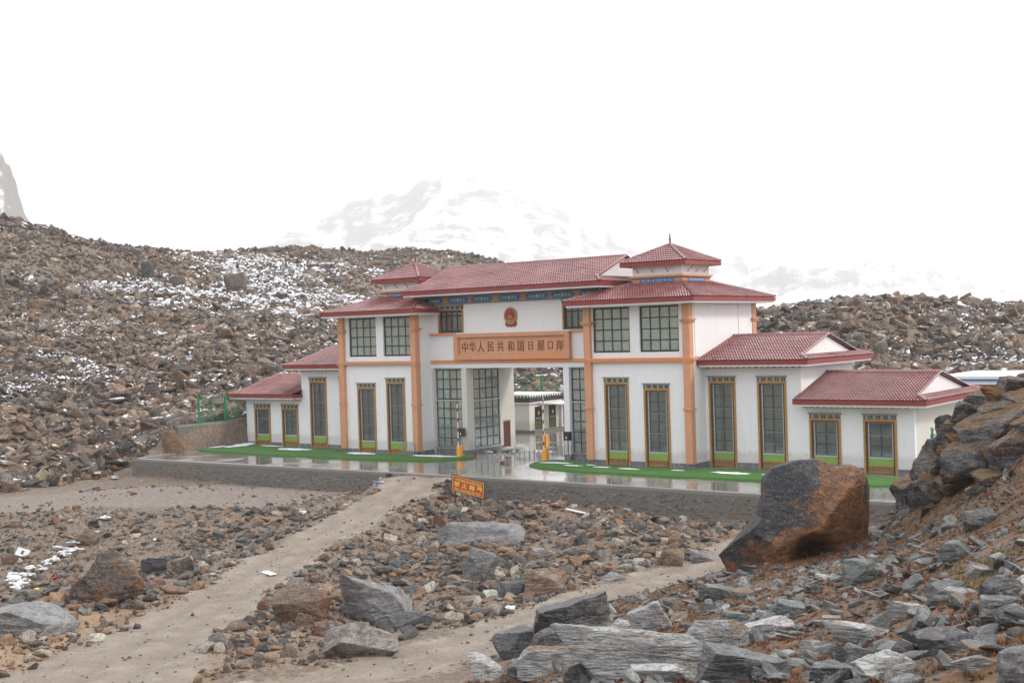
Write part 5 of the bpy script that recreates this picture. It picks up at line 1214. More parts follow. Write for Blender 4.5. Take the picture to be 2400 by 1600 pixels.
# two-horned outcrop left of the road
c, w_, h_, d = boxed((150, 1290, 345, 1440)); BS = [(148,1418),(165,1372),(205,1338),(228,1296),(262,1292),(282,1312),(300,1318),(318,1345),(346,1386),(330,1398),(262,1412),(190,1450),(160,1450)]
sc = FPX / d; V, F = sil_rock(8, 1, 1, 2.3, [((px - 245) / sc, -(py - 1372) / sc) for px, py in BS], 5, .12, .05, 10)
obj_rock('rock', V, F, H_BROWN, at_depth(245, 1372, d + .5), 'dark streaked brown rock with two pointed tops left of the dirt road', 'rock', smooth=True)
HERO = [  # bbox, material, thickness, tilt, planes/slab, label
 ((-60,1408,172,1500), H_GREY, 1.0, 0, 11, 'long flat grey rock at the left edge beside the dirt road'),
 ((788,1338,972,1468), H_GREY, 1.0, -6, 12, 'large grey striped rock right of the dirt road, beside a red brown block'),
 ((650,1374,790,1464), H_TAN, .8, 4, 13, 'red brown layered block leaning against the large grey striped rock'),
 ((755,1458,942,1540), H_DUST, 1.0, 0, 14, 'low dust covered mound of rock at the edge of the track'),
 ((905,1432,1012,1480), H_DARK, .8, 0, 15, 'small purplish rock below the large grey striped rock'),
 ((1018,1220,1228,1280), H_GREY, .8, 0, 16, 'flat topped grey outcrop in the middle of the rubble hollow'),
 ((1075,1278,1168,1366), H_GREY, .8, -8, 17, 'upright grey weathered outcrop below the flat topped one'),
 ((1224,1328,1332,1398), H_TAN, .9, 0, 18, 'rounded tan boulder with pale top above the track'),
 ((1158,1358,1232,1404), H_DARK, .9, 0, 19, 'dark square block left of the rounded tan boulder'),
 ((1238,1380,1430,1504), H_DARK, 1.0, -8, 20, 'big slate grey rock with brown side standing at the track edge'),
 ((1156,1466,1270,1542), H_DARK, 1.0, 10, 21, 'dark cube shaped rock left of the big slate grey rock'),
 ((1246,1455,1342,1530), H_DARK, .9, -10, 22, 'dark wedge of rock squeezed between cube and big slate grey rock'),
 ((1458,1404,1588,1492), H_PALE, .7, -24, 23, 'tilted layered grey slab pointing up left beside the track'),
 ((1412,1450,1484,1492), H_PALE, .8, -10, 24, 'low grey slab under the tilted layered slab'),
 ((1578,1452,1786,1540), H_PALE, .45, -14, 25, 'long pale slab lying slanted on the mossy slope'),
 ((1290,1474,1790,1592), H_PALE, .45, -7, 26, 'very long pale layered slab low in the foreground'),
 ((1600,1520,1870,1612), H_DARK, .5, -12, 27, 'long mossy dark slab right of the very long pale slab'),
 ((1720,1444,1874,1500), H_PALE, .6, 6, 28, 'brownish flat slab between the long pale slab and the white grey block'),
 ((1926,1446,2110,1520), H_PALE, .7, -3, 29, 'broad white grey block with flat top in the mossy slope'),
 ((2138,1472,2292,1534), H_DARK, .7, -4, 30, 'dark grey block with pale top edge right of the broad white grey block'),
 ((1972,1518,2148,1602), H_PALE, .8, -10, 31, 'pale rounded slab at the bottom edge below the broad white grey block'),
 ((2074,1496,2168,1548), H_DARK, .8, 8, 32, 'small dark block between two pale blocks'),
 ((1480,1548,1700,1600), H_PALE, .5, -9, 63, 'low pale slab cut by the bottom edge left of the long mossy slab'),
 ((1850,1500,1990,1546), H_PALE, .5, -10, 64, 'thin pale slab left of the broad white grey block'),
 ((2230,1530,2350,1580), H_PALE, .5, -12, 65, 'flat pale slab near the bottom right corner'),
 ((1640,1370,1740,1410), H_GREEN, .5, -16, 66, 'thin slanted slab at the upper edge of the moss'),
 ((2080,1408,2180,1450), H_PALE, .5, -6, 67, 'flat pale stone above the broad white grey block'),
 ((2286,1390,2384,1470), H_DARK, .8, -8, 33, 'dark block with brown underside near the right edge'),
 ((2176,1360,2266,1408), H_GREEN, .8, 0, 34, 'greenish rounded slate rock on the mossy slope'),
 ((2196,1270,2274,1322), H_GREEN, .6, 20, 35, 'slanting greenish slab high on the mossy slope'),
 ((2248,1188,2336,1244), H_DARK, .8, 0, 36, 'dark blocky rock below the outcrop at the right'),
 ((1968,1312,2068,1374), H_GREEN, .8, -6, 37, 'pointed grey green rock behind the big boulder, on the moss'),
 ((1686,1424,1784,1472), H_GREEN, .7, -6, 38, 'grey green slab with white top below the huge boulder'),
 ((1776,1406,1906,1458), H_GREEN, .7, 0, 39, 'broad grey green slab above the brownish flat slab'),
 ((1888,1542,2004,1612), H_DARK, .8, 14, 40, 'upright dark rock cut by the bottom edge'),
 ((2336,1508,2440,1620), H_DARK, .9, -10, 41, 'dark rock in the bottom right corner'),
 ((2298,1350,2400,1414), H_DARK, .8, -6, 42, 'grey block touching the right edge, above the dark block'),
 ((598,1398,645,1432), H_TAN, .8, 0, 43, 'flat red brown stone beside the dirt road'),
 ((690,1432,738,1480), H_TAN, .9, 12, 44, 'squarish brown stone with a dark left neighbour'),
 ((726,1456,770,1492), H_TAN, .9, -4, 45, 'squarish orange brown stone right of the brown one'),
 ((1198,1518,1420,1574), H_PALE, .6, -4, 46, 'light grey layered rock in front of the dark cube shaped rock'),
 ((1286,1548,1418,1606), H_GREEN, .8, 0, 47, 'rounded grey green rock at the bottom edge'),
 ((1096,1532,1196,1600), H_PALE, .8, -6, 48, 'fractured whitish rock at the bottom edge beside the track'),
 ((1182,1544,1240,1588), H_DARK, .8, 10, 49, 'small dark rock behind the fractured whitish rock'),
 ((1102,1192,1142,1224), H_TAN, .9, 0, 50, 'round brown boulder below the red warning sign'),
 ((1010,1206,1042,1240), H_TAN, .6, 12, 51, 'upright tan stone left of the flat topped outcrop'),
 ((1540,1290,1600,1330), H_TAN, .6, -12, 52, 'pale brown wedge stone at the far side of the track'),
 ((1612,1290,1672,1320), H_GREY, .6, -6, 53, 'grey tilted slab stone at the far side of the track'),
 ((1505,1272,1560,1306), H_TAN, .9, 0, 54, 'brown cube stone in the rubble above the track'),
 ((1400,1328,1480,1364), H_GREY, .6, -8, 55, 'grey green flat stone in the rubble beside the track'),
 ((1240,1278,1300,1310), H_PALE, .6, -14, 56, 'banded pale stone in the rubble hollow'),
 ((0,1120,44,1156), H_TAN, .8, 0, 57, 'large tan block at the foot of the scree, at the left edge'),
 ((330,1302,400,1345), H_DARK, .8, 0, 58, 'dark rounded rock beside the two pointed brown rock'),
 ((405,1300,462,1352), H_BROWN, .8, 14, 59, 'pointed brown rock left of the dirt road'),
 ((180,1240,236,1280), H_TAN, .8, 0, 60, 'tan block above the litter strewn pit'),
 ((0,1290,38,1326), H_TAN, .8, 0, 61, 'ochre block at the left edge above the litter'),
 ((2040,1240,2075,1262), H_GREY, .8, 0, 62, 'grey stone in the gap right of the huge boulder'),
]
for bb, mt, th, tilt, seed, lab in HERO:
    c, w_, h_, d = boxed(bb); el = w_ / max(h_, .01)
    V, F = rock_arrays(seed, (w_ * 1.04, w_ * th * (.9 if el < 2.2 else .75), h_ * 1.3), 6 if w_ * FPX / d > 180 else 5 if w_ * FPX / d > 90 else 4, 9, .035, .035 if mt in (H_PALE, H_DARK, H_GREEN) else .018, 60)
    obj_rock('rock', V, F, mt, c - np.array([0, 0, h_ * .13]), lab, 'rock', rot=rotm('Y', -tilt * .6), smooth=False)
# boulders one can tell apart on the hills
for k, (bb, lab) in enumerate([((328,610,366,660),'pale pointed boulder high on the left scree slope'),((150,668,190,700),'large brown boulder upper left on the scree slope'),((290,622,322,650),'brown boulder left of the pale pointed boulder'),((395,648,440,682),'round grey boulder in the snowy upper slope'),
        ((528,645,582,690),'big dark round boulder among snow on the far ridge'),((300,584,334,602),'ochre block on the skyline of the left scree'),((600,840,640,874),'grey brown boulder behind the left wing'),((370,1010,428,1080),'stack of orange brown blocks at the end of the side wall'),((400,870,440,905),'grey boulder above the green fence'),((60,700,108,730),'wide brown boulder at the left on the scree'),
        ((2000,776,2034,816),'upright grey boulder on the right hill behind the wings'),((2048,800,2082,830),'dark boulder beside the upright grey boulder'),((2132,815,2172,838),'orange flat boulder on the right hill'),((2250,790,2288,812),'brown boulder in the right hill snow'),((1868,738,1900,762),'brown boulder near the crest of the right hill'),((940,580,952,596),'small upright boulder on the far ridge skyline')]):
    c, w_, h_, d = boxed(bb, dmin=90); V, F = rock_arrays(900 + k, (w_, w_ * .8, h_ * 1.4), 3, 12, .05, 0); obj_rock('boulder', V, F, O_SCREE, c - np.array([0, 0, h_ * .1]), lab, 'boulder')
# loose rocks: copies of a few shapes, the largest of the rubble
PR = [rock_mesh('rock', 1000 + k, None, dims=(1, np.random.default_rng(k).uniform(.6, .95), np.random.default_rng(k + 50).uniform(.35, .75)), level=4, planes=7, rough=.025, sharp=60) for k in range(14)]
PRM = {}
def loose(n, pxr, pyr, a, b, seed, mat, label, group, ok, flat=.35):
    r = np.random.default_rng(seed); cnt = 0; tries = 0
    while cnt < n and tries < n * 8:
        tries += 1; px, py = r.uniform(*pxr), r.uniform(*pyr)
        g = hit(px, py, 9)
        if g is None or blocked(g[:1], g[1:2])[0]: continue
        m_ = masks(g[:1], g[1:2]); 
        if max(m_['road'][3][0], m_['track'][3][0]) > .25 or not ok(g): continue
        s = powsize(r, 1, a, b, 2.)[0]; k = int(r.integers(0, len(PR))); key = (k, mat.name)
        if key not in PRM:
            me = PR[k].copy(); me.name = 'rock'; me.materials.clear(); me.materials.append(mat); flat_shade(me); PRM[key] = me
        o = link_mesh('rock', PRM[key], None, (g[0], g[1], g[2] + s * .12)); o.scale = (s, s * r.uniform(.8, 1.1), s * r.uniform(.8, 1.2))
        o.rotation_euler = (r.normal(0, flat), r.normal(0, flat), r.uniform(0, 6.28)); setp(o, label, 'rock', group); cnt += 1
mo1 = lambda g: moss_mask(g[:1], g[1:2])[0]
loose(48, (560, 1000), (1200, 1500), .45, 1.0, 31, O_MIX, 'angular brown or grey rock strewn right of the dirt road', 'rocks strewn right of the dirt road', lambda g: mo1(g) < .3)
loose(60, (1000, 1700), (1190, 1400), .45, 1.15, 32, O_MIX, 'loose angular rock in the hollow between retaining wall and track', 'rocks in the hollow before the retaining wall', lambda g: mo1(g) < .3)
loose(48, (0, 700), (1180, 1420), .4, 1.0, 33, O_MIX, 'loose angular rock on the rubble bank left of the dirt road', 'rocks on the bank left of the dirt road', lambda g: True)
loose(60, (1550, 2400), (1300, 1480), .3, .65, 34, O_SLATE, 'flat grey slate rock lying in the rusty moss of the slope', 'slate rocks on the mossy slope', lambda g: mo1(g) > .6, .2)
SHORT = {11:'long flat grey rock',12:'large grey striped rock',13:'red brown layered block',14:'dust covered mound',16:'flat topped outcrop',17:'upright grey outcrop',18:'rounded tan boulder',20:'big slate grey rock',21:'dark cube rock',23:'tilted layered slab',25:'long pale slab',27:'long mossy slab',29:'broad white grey block',30:'dark block with pale edge',33:'dark block with brown underside',34:'greenish rounded rock',35:'slanting greenish slab',36:'dark blocky rock',37:'pointed grey green rock',38:'white topped green slab',39:'broad grey green slab',41:'corner rock',45:'orange brown stone',50:'round brown boulder',52:'pale wedge stone',54:'brown cube stone',56:'banded pale stone',59:'pointed brown rock',60:'tan block above the pit',58:'dark rounded rock'}
MARKS = [((bb[0] + bb[2]) / 2, (bb[1] + bb[3]) / 2, SHORT[seed]) for bb, mt, th, tilt, seed, lab in HERO if seed in SHORT] + [(245, 1370, 'two pointed brown rock'), (1870, 1220, 'huge rusty boulder'), (1098, 1140, 'red warning sign'), (1500, 1190, 'retaining wall middle'), (80, 1340, 'white litter heap')]
def pix(p): c_ = ROT.T @ (np.array(p) - CAM); return 1200 + FPX * c_[0] / -c_[2], 800 - FPX * c_[1] / -c_[2]
buckets = {}
for o in [o for o in COL.objects if o.get('group', '').startswith(('rocks ', 'slate rocks'))]:
    px, py = pix(o.location); q = [math.hypot(px - a_, (py - b_) * 1.6) for a_, b_, _ in MARKS]; i = int(np.argmin(q)); dx, dy = px - MARKS[i][0], py - MARKS[i][1]
    di = ('left of' if dx < 0 else 'right of') if abs(dx) > abs(dy) * 1.6 else ('above' if dy < 0 else 'below'); buckets.setdefault((MARKS[i][2], di), []).append((q[i], o))
ORD = ['nearest', 'second nearest', 'third nearest', 'fourth nearest', 'fifth nearest', 'sixth nearest', 'seventh nearest', 'eighth nearest', 'ninth nearest', 'tenth nearest', 'eleventh nearest', 'twelfth nearest'] + [str(k) + 'th nearest' for k in range(13, 80)]
for (nm, di), lst in buckets.items():
    for k, (_, o) in enumerate(sorted(lst, key=lambda t: t[0])):
        sz = 'large' if o.scale[0] > .75 else 'small' if o.scale[0] < .5 else 'middling'; o['label'] = sz + (' flat slate rock ' if o['group'].startswith('slate') else ' angular loose rock ') + di + ' the ' + nm + ', ' + ORD[k] + ' there'
# rock outcrop at the right edge
lumps = [(2385,925,130,90,42),(2310,945,110,70,43),(2265,990,110,100,42),(2230,1040,110,100,42),(2335,1015,150,110,40),(2200,1095,110,110,43),(2290,1090,150,120,40),(2400,1075,140,140,38),(2155,1160,110,110,45),(2235,1165,130,120,42),(2320,1160,120,80,39),(2124,1205,70,60,47),(2440,980,140,130,40),(2470,1130,130,110,36),(2180,1215,80,50,44),(2400,1000,120,60,39),(2215,1000,40,50,43),(2450,900,120,70,43),(2270,1200,90,50,40),(2180,1150,90,80,42.5),(2350,1120,120,70,38),(2260,1130,110,80,41),(2300,1190,110,50,39),(2390,1145,110,50,36.5),(2145,1200,80,60,44),(2215,1195,90,50,42),(2420,1030,120,80,38),(2360,970,110,60,40.5),(2200,1060,70,70,43)]
VV, FF, TT = [], [], []; nv = 0
for k, (px, py, ww, hh, dd_) in enumerate(lumps):
    V, F = rock_arrays(600 + k, (ww * 1.13 / FPX * dd_, ww * 1.1 / FPX * dd_, hh * 1.15 / FPX * dd_), 5, 9, .045, .06, 50); V = V @ rotm('Y', -14) @ BASIS + at_depth(px, py, dd_)
    VV.append(V); FF.append(F + nv); nv += len(V); TT += [np.random.default_rng(k).random()] * len(V)
CRAG = mat_rock('outcrop_rock', [(0, (.04, .042, .05)), (.6, (.075, .076, .086)), (1, (.13, .125, .12))], 'mesh', strata=4, lich=.35, detail=.8, moss=.9, rust=(.10, .058, .038))
me = npmesh('rock_outcrop', np.vstack(VV), np.vstack(FF), CRAG); a_ = me.attributes.new('tint', 'FLOAT', 'POINT'); a_.data.foreach_set('value', np.array(TT, np.float32)); me.name = 'rock_outcrop'
o = link_mesh('rock_outcrop', me); setp(o, 'tall dark craggy outcrop at the right edge, hiding the end of the lawn', 'rock outcrop')
mossm_ = paint('orange_moss', (.14, .07, .025), .95, .5, 2.5, .4, 1., dirt=(.12, .11, .02)); VV, FF, nv = [], [], 0
for k, (px, py, ww, hh, dd_) in enumerate([(2345,920,90,16,40.5),(2300,965,90,22,41),(2390,955,70,18,39.5),(2260,1030,80,26,40.3),(2240,1052,70,14,40),(2340,1070,60,20,38),(2410,1020,70,20,37.5),(2380,1125,110,22,36.5),(2440,1060,60,20,36),(2150,1120,30,14,43),(2210,1140,50,16,41),(2290,1030,50,14,39),(2330,990,60,14,39.5),(2140,1180,30,14,44),(2420,1160,110,22,35)]):
    V, F = rock_arrays(800 + k, (ww * 1.1 / FPX * dd_, ww * .8 / FPX * dd_, hh * 1.6 / FPX * dd_), 4, 4, .3, 0, 6); VV.append(V @ BASIS + at_depth(px, py, dd_ + .95)); FF.append(F + nv); nv += len(V)
o = link_mesh('moss', npmesh('moss', np.vstack(VV), np.vstack(FF), mossm_)); setp(o, kind='stuff')

# ---------------------------------------------------------------- gate furniture
def barrier(x, y, label, up=1, arm=3.5, far=False):
    t = empty('barrier_gate', (x, y, G), label, 'barrier', 'car park style barriers')
    MB().box(x - .2, x + .2, y - .16, y + .16, G, G + .98).box(x - .17, x + .17, y - .13, y + .13, G + .98, G + 1.03).build('cabinet', YELP, t)
    MB().box(x - .1, x + .1, y - .2, y - .165, G + .86, G + .97).build('arm_bracket', STEEL, t)
    ax = x + .06; a = MB().box(ax - .035, ax + .035, y - .25, y - .205, G + .8, G + .8 + arm); A_ = a.build('arm', BARW, t)
    z = G + 1.3
    while z < G + .6 + arm: MB().box(ax - .036, ax + .036, y - .252, y - .203, z, z + .28).build('red_band', RED, A_); z += .8
    return t
barrier(-3.87, -.29, 'orange barrier post with raised arm at the end of the left turf'); barrier(4.55, -.39, 'orange barrier post with raised arm at the tip of the right turf'); barrier(-2.86, 10.07, 'orange barrier post standing farther back, behind the row of bollards')
bproto = None; 
for k in range(16):
    f_ = k / 15.; x, y = 1.08 + .4 * f_, -2.81 + 9.1 * f_
    if bproto is None:
        bproto = empty('bollard', (x, y, G)); MB().lathe((x, y, G), [(.045, 0), (.045, .56), (.03, .6)], 8).build('post', STEEL, bproto); MB().lathe((x, y, G + .585), [(.05, 0), (.055, .03), (.03, .06)], 8).build('cap', LIME, bproto); b = bproto
    else:
        b = bproto.copy(); COL.objects.link(b); b.location = (x, y, G)
        for ch in list(bproto.children): c2 = ch.copy(); COL.objects.link(c2); c2.parent = b
    setp(b, 'slim steel bollard with lime cap, ' + ['frontmost', 'second', 'third', 'fourth', 'fifth', 'sixth', 'seventh', 'eighth', 'ninth', 'tenth', 'eleventh', 'twelfth', 'thirteenth', 'fourteenth', 'fifteenth', 'rearmost'][k] + ' of the gateway row', 'bollard', 'steel bollards dividing the gateway')
for x, y, lab in ((-5.1, 1.55, 'black card reader box on a pole before the left passage pillar'), (5.5, 1.3, 'black card reader box on a pole before the right passage pillar')):
    t = empty('card_reader', (x, y, G), lab, 'card reader'); MB().box(x - .05, x + .05, y - .05, y + .05, G, 1.2).box(x - .18, x + .18, y - .16, y + .16, G, G + .06).build('pole', STEEL, t)
    bx_ = MB().box(x - .28, x + .28, y - .2, y + .12, 1.18, 1.8).build('box', BLACKP, t); MB().prism([(x - .09, 1.33), (x + .09, 1.33), (x, 1.5)], y - .21, y - .2).build('mark', BARW, bx_); MB().box(x - .3, x + .3, y - .22, y + .14, 1.8, 1.84).build('hood', BLACKP, t)
def ladder(x0, x1, y, zt, label):
    t = empty('trestle', (x0, y, G), label, 'trestle'); b = MB()
    for i in range(6): xx = x0 + (x1 - x0) * i / 5; b.bar((xx, y, G), (xx + .08, y + .3, zt), .035)
    b.bar((x0, y + .3, zt), (x1 + .1, y + .3, zt), .04).bar((x0, y + .15, G + .5), (x1, y + .15, G + .5), .03); b.build('frame', STEEL, t); MB().bar((x0, y + .5, G), (x0 + .05, y + .3, zt), .035).bar((x1, y + .5, G), (x1 + .05, y + .3, zt), .035).build('rear_legs', STEEL, t)
ladder(-9.6, -8.3, -1.0, .75, 'low steel trestle leaning at the foot of the left orange column')
ladder(-7.6, -6.2, 1.1, .6, 'low steel rack before the left lobby window')
# things left lying in the passage
def bag(x, y, s, seed, mat, label, cat, flat=.45, group=None):
    V, F = rock_arrays(seed, (s, s * .7, s * flat), 3, 6, .1, 0, 5); o = link_mesh('bag' if 'bag' in cat else cat.replace(' ', '_'), npmesh('bag', V, F, mat, True), None, (x, y, G + s * flat * .42)); setp(o, label, cat, group)
bag(-3.2, 5.2, 1.1, 41, PLASTIC, 'white sack lying by the passage wall, left of the crate', 'bag'); bag(-2.6, 6.3, 1.2, 42, PLASTIC, 'white sack farther back by the brown door', 'bag'); bag(-3.9, 3.6, .8, 43, SILVER, 'grey crumpled sheet beside the passage wall', 'sheet', .25)
bag(-4.2, 4.6, .7, 44, DARKWOOD, 'dark heap of offcuts along the passage wall', 'offcuts', .3); bag(-2.95, .55, .3, 45, RED, 'small red canister at the end of the left turf', 'canister', .9); bag(2.0, -2.4, .5, 46, DARKWOOD, 'brown box on the wet paving near the bollards', 'box', .4)
t = empty('crate', (-1.6, 5.9, G), 'pale slatted crate standing in the passage', 'crate')
MB().box(-2.3, -.7, 5.7, 6.6, G, G + .08).build('base', BARW, t)
for k in range(8): MB().box(-2.3 + k * .21, -2.2 + k * .21, 5.68, 5.72, G + .08, G + .62).build('slat', BARW, t)
# little guard house behind the passage
t = empty('guard_house', (-15, 21, G), 'small white guard house with black parapet seen through the passage', 'hut')
x0, x1, y0, y1 = -17.5, -12.3, 20.8, 26.
w_ = MB(); w_.box(x0, x1, y0, y1, G + .25, 2.5); w_.build('wall', CREAM, t); MB().box(x0 - .3, x1 + .8, y0 - .3, y1 + 2, G, G + .25).build('plinth', CONC, t)
r_ = MB().box(x0 - .1, x1 + .1, y0 - .1, y1 + .1, 2.62, 3.25).build('parapet', BLACKP, t); MB().box(x0 - .2, x1 + .2, y0 - .2, y1 + .2, 2.5, 2.62).box(x0 - .15, x1 + .15, y0 - .15, y1 + .15, 3.25, 3.36).box(x0 + .1, x1 - .1, y0 + .1, y1 - .1, 3.36, 3.4).build('ledge', CREAM, t)
nb_ = MB(); x = x0
while x < x1: nb_.box(x, x + .14, y0 - .125, y0 - .1, 3.08, 3.25); x += .42
y = y0
while y < y1: nb_.box(x1 + .1, x1 + .125, y, y + .14, 3.08, 3.25); y += .42
nb_.build('white_notches', BARW, r_, 'stuff')
MB().box(x1, x1 + 2.4, y0 + 1.6, y1 + .3, 2.36, 2.46).build('canopy', BARW, t); MB().box(x1 + .1, x1 + .3, y1 - .1, y1 + .1, G + .25, 2.36).build('canopy_post', BARW, t)
for yy in (y0 + .9, y0 + 3.3):
    dr_ = MB().box(x1, x1 + .04, yy, yy + 1.15, G + .3, 2.15).build('door', BLACKP, t); MB().box(x1 + .04, x1 + .06, yy + .1, yy + 1.05, .9, 1.1).build('teal_band', TEALP, dr_)
    g_ = MB().add([(x1 + .06, yy + .58, 1.75), (x1 + .06, yy + .75, 1.5), (x1 + .06, yy + .58, 1.25), (x1 + .06, yy + .41, 1.5)], [(0, 3, 2, 1)]); g_.build('yellow_diamond', YELLOW, dr_)
    s_ = MB()
    for q in range(4): s_.box(x1 + .041, x1 + .055, yy + .2 + q * .22, yy + .23 + q * .22, G + .4, .8)
    s_.build('yellow_bars', YELLOW, dr_, 'stuff')
# long flat-roofed house behind the right wing
t = empty('rear_house', (40, 26, G), 'long flat roofed house with white and blue eave and red band, behind the right wing', 'house')
MB().box(26.6, 60, 24, 34, 3.9, 4.35).box(26.6, 60, 24.02, 34, G, 3.9 - 1.0).build('wall', WHITE, t); MB().box(26.6, 60, 23.93, 23.998, 3.62, 4.3).build('red_band', paint('dull_red_band', (.30, .05, .045), .6, .15), t)
rf = MB().box(26.2, 60.4, 23.4, 34.4, 4.75, 4.97).build('roof', BARW, t); MB().box(26.3, 60.3, 23.45, 34.3, 4.60, 4.75).build('blue_strip', BLUEP, rf); MB().box(26.4, 60.2, 23.6, 34.2, 4.3, 4.6).build('eave', WHITE, rf)
MB().box(27.2, 27.5, 23.9, 24, G, 3.6).build('window_post', BARW, t); wv = MB().box(27.5, 60, 23.97, 24.01, 2.9, 3.6).build('window', TEALP, t)
for k in range(8): MB().box(27.5 + k * 4, 27.62 + k * 4, 23.9, 23.97, .6, 3.6).build('mullion', BARS, wv)
# green fences
def fence(pts, zb_, h, label, thick_every=2, yarm=True, mesh=True):
    t = empty('green_fence', (*pts[0], zb_(0)), label, 'fence'); n = len(pts)
    for i, (x, y) in enumerate(pts):
        wd = .16 if i % thick_every == 0 else .07; z = zb_(i); b = MB().box(x - wd / 2, x + wd / 2, y - wd / 2, y + wd / 2, z, z + h)
        if i % thick_every == 0 and yarm:
            d_ = np.array(pts[min(i + 1, n - 1)]) - np.array(pts[max(i - 1, 0)]); d_ = d_ / np.linalg.norm(d_); q = np.array([-d_[1], d_[0]]) * .3
            b.bar((x, y, z + h - .02), (x + q[0], y + q[1], z + h + .35), .07).bar((x, y, z + h - .02), (x - q[0], y - q[1], z + h + .35), .07)
        b.build('post', FENCEG, t)
    for i in range(n - 1):
        (xa, ya), (xb, yb) = pts[i], pts[i + 1]; za, zc = zb_(i), zb_(i + 1); b = MB(); L = math.hypot(xb - xa, yb - ya)
        b.bar((xa, ya, za + .08), (xb, yb, zc + .08), .04).bar((xa, ya, za + h - .05), (xb, yb, zc + h - .05), .05)
        for k in range(1, int(L / .14)): f_ = k * .14 / L; b.bar((xa + (xb - xa) * f_, ya + (yb - ya) * f_, za + (zc - za) * f_ + .1), (xa + (xb - xa) * f_, ya + (yb - ya) * f_, za + (zc - za) * f_ + h - .06), .011)
        for k in range(1, int(h / .2)): b.bar((xa, ya, za + k * .2), (xb, yb, zc + k * .2), .012)
        b.build('mesh_panel', FENCEG, t)
fence([(-32.2, -3.3 + 1.55 * k) for k in range(12)], lambda i: 2.0, 2.35, 'green mesh fence with Y shaped posts on the grey side wall')
HF = [(-26 + 1.85 * k, 31 + .2 * k) for k in range(16)]
fence(HF, lambda i: max(hgt(*HF[i]), G) + .05, 2.2, 'green mesh fence on the bank behind the guard house', 2)
fence([(34.4, -2.6), (36.2, -1.6), (38., -.6), (39.8, .4)], lambda i: G, 3.1, 'green fence post with Y top beside the right end of the building', 1)
# red warning sign
c = at_depth(1098, 1140, depth_of(on_z(1080, 1182, -1.55))); d = depth_of(c); u = d / FPX
def sp(px, py, off=0.): return at_depth(px, py, d) + FX * off
TL, TR, BR, BLc = [sp(*p) for p in ((1058.5, 1110), (1137, 1130), (1132.5, 1171), (1056.5, 1150))]
ex = (TR - TL); W_ = np.linalg.norm(ex); ex /= W_; ez = (TL - BLc); H_ = np.linalg.norm(ez); ez /= H_; ey = np.cross(ex, ez); ey /= np.linalg.norm(ey); ey = ey if ey @ FX > 0 else -ey
t = empty('warning_sign', tuple(sp(1075, 1180)), 'tilted red warning sign with yellow writing beside the dirt road', 'sign')
t.location = Vector(BLc)
def board(name, a0, a1, b0, b1, e0, e1, mat, parent):
    v = [BLc + ex * a * W_ + ez * b * H_ + ey * e for e in (e0, e1) for a, b in ((a0, b0), (a1, b0), (a1, b1), (a0, b1))]
    return MB().add(v, [(0, 1, 2, 3), (7, 6, 5, 4), (0, 4, 5, 1), (1, 5, 6, 2), (2, 6, 7, 3), (3, 7, 4, 0)]).build(name, mat, parent)
bd = board('board', .0, 1., .0, 1., .0, .06, paint('dark_board_frame', (.04, .025, .022), .6, .2), t); board('yellow_border', .03, .97, .05, .95, -.006, -.001, paint('yellow_border', (.62, .40, .12), .5, .1), bd); board('red_panel', .055, .945, .095, .905, -.012, -.007, paint('sign_red', (.50, .04, .02), .5, .1), bd)
for a in (.12, .88):
    p = BLc + ex * a * W_ + ey * .09; MB().bar(tuple(p + ez * H_ * .8), (p[0], p[1], p[2] - 1.0), .06).build('leg', DARKWOOD, t)
def signM(a, b): M = Matrix.Identity(4); o_ = BLc + ex * a * W_ + ez * b * H_ - ey * .016
def sign_text(s, a, b, size, mat, sx_=1., bold=.01):
    M = Matrix.Identity(4); o_ = BLc + ex * a * W_ + ez * b * H_ - ey * .014
    for i in range(3): M[i][0], M[i][1], M[i][2], M[i][3] = ex[i] * sx_, ez[i], -ey[i], o_[i]
    return text_obj('lettering', s, size, mat, M, bd, .003, bold)
YT_ = paint('sign_yellow', (.66, .70, .12), .5, .05)
for k, ch in enumerate('禁止越界'): sign_text(ch, .17 + k * .225, .50, H_ * .30, YT_, 1.15, .004)
sign_text('No crossing the line', .5, .20, H_ * .235, YT_, .82, .001)
tb = MB(); r = np.random.default_rng(5)   # Tibetan line: letters hang from their head strokes
def q3(a, b): return BLc + ex * a * W_ + ez * b * H_ - ey * .016
a = .12
while a < .88:
    w0 = .022; z0 = .80; tb.bar(q3(a, z0), q3(a + w0, z0), .016); k = int(r.integers(0, 4))
    tb.bar(q3(a + w0 * .9, z0), q3(a + w0 * .9, z0 - (.14 if k != 2 else .09)), .014)
    if k in (0, 3): tb.bar(q3(a + .003, z0), q3(a + .006, z0 - .07), .013); tb.bar(q3(a + .006, z0 - .07), q3(a + w0 * .8, z0 - .06), .012)
    if k == 1: tb.bar(q3(a + .004, z0 + .05), q3(a + w0, z0 + .03), .012)
    if k == 2: tb.bar(q3(a, z0 - .05), q3(a + w0, z0 - .10), .012)
    a += w0 + (.008 if r.random() < .72 else .018)
tb.build('tibetan_lettering', YT_, bd)

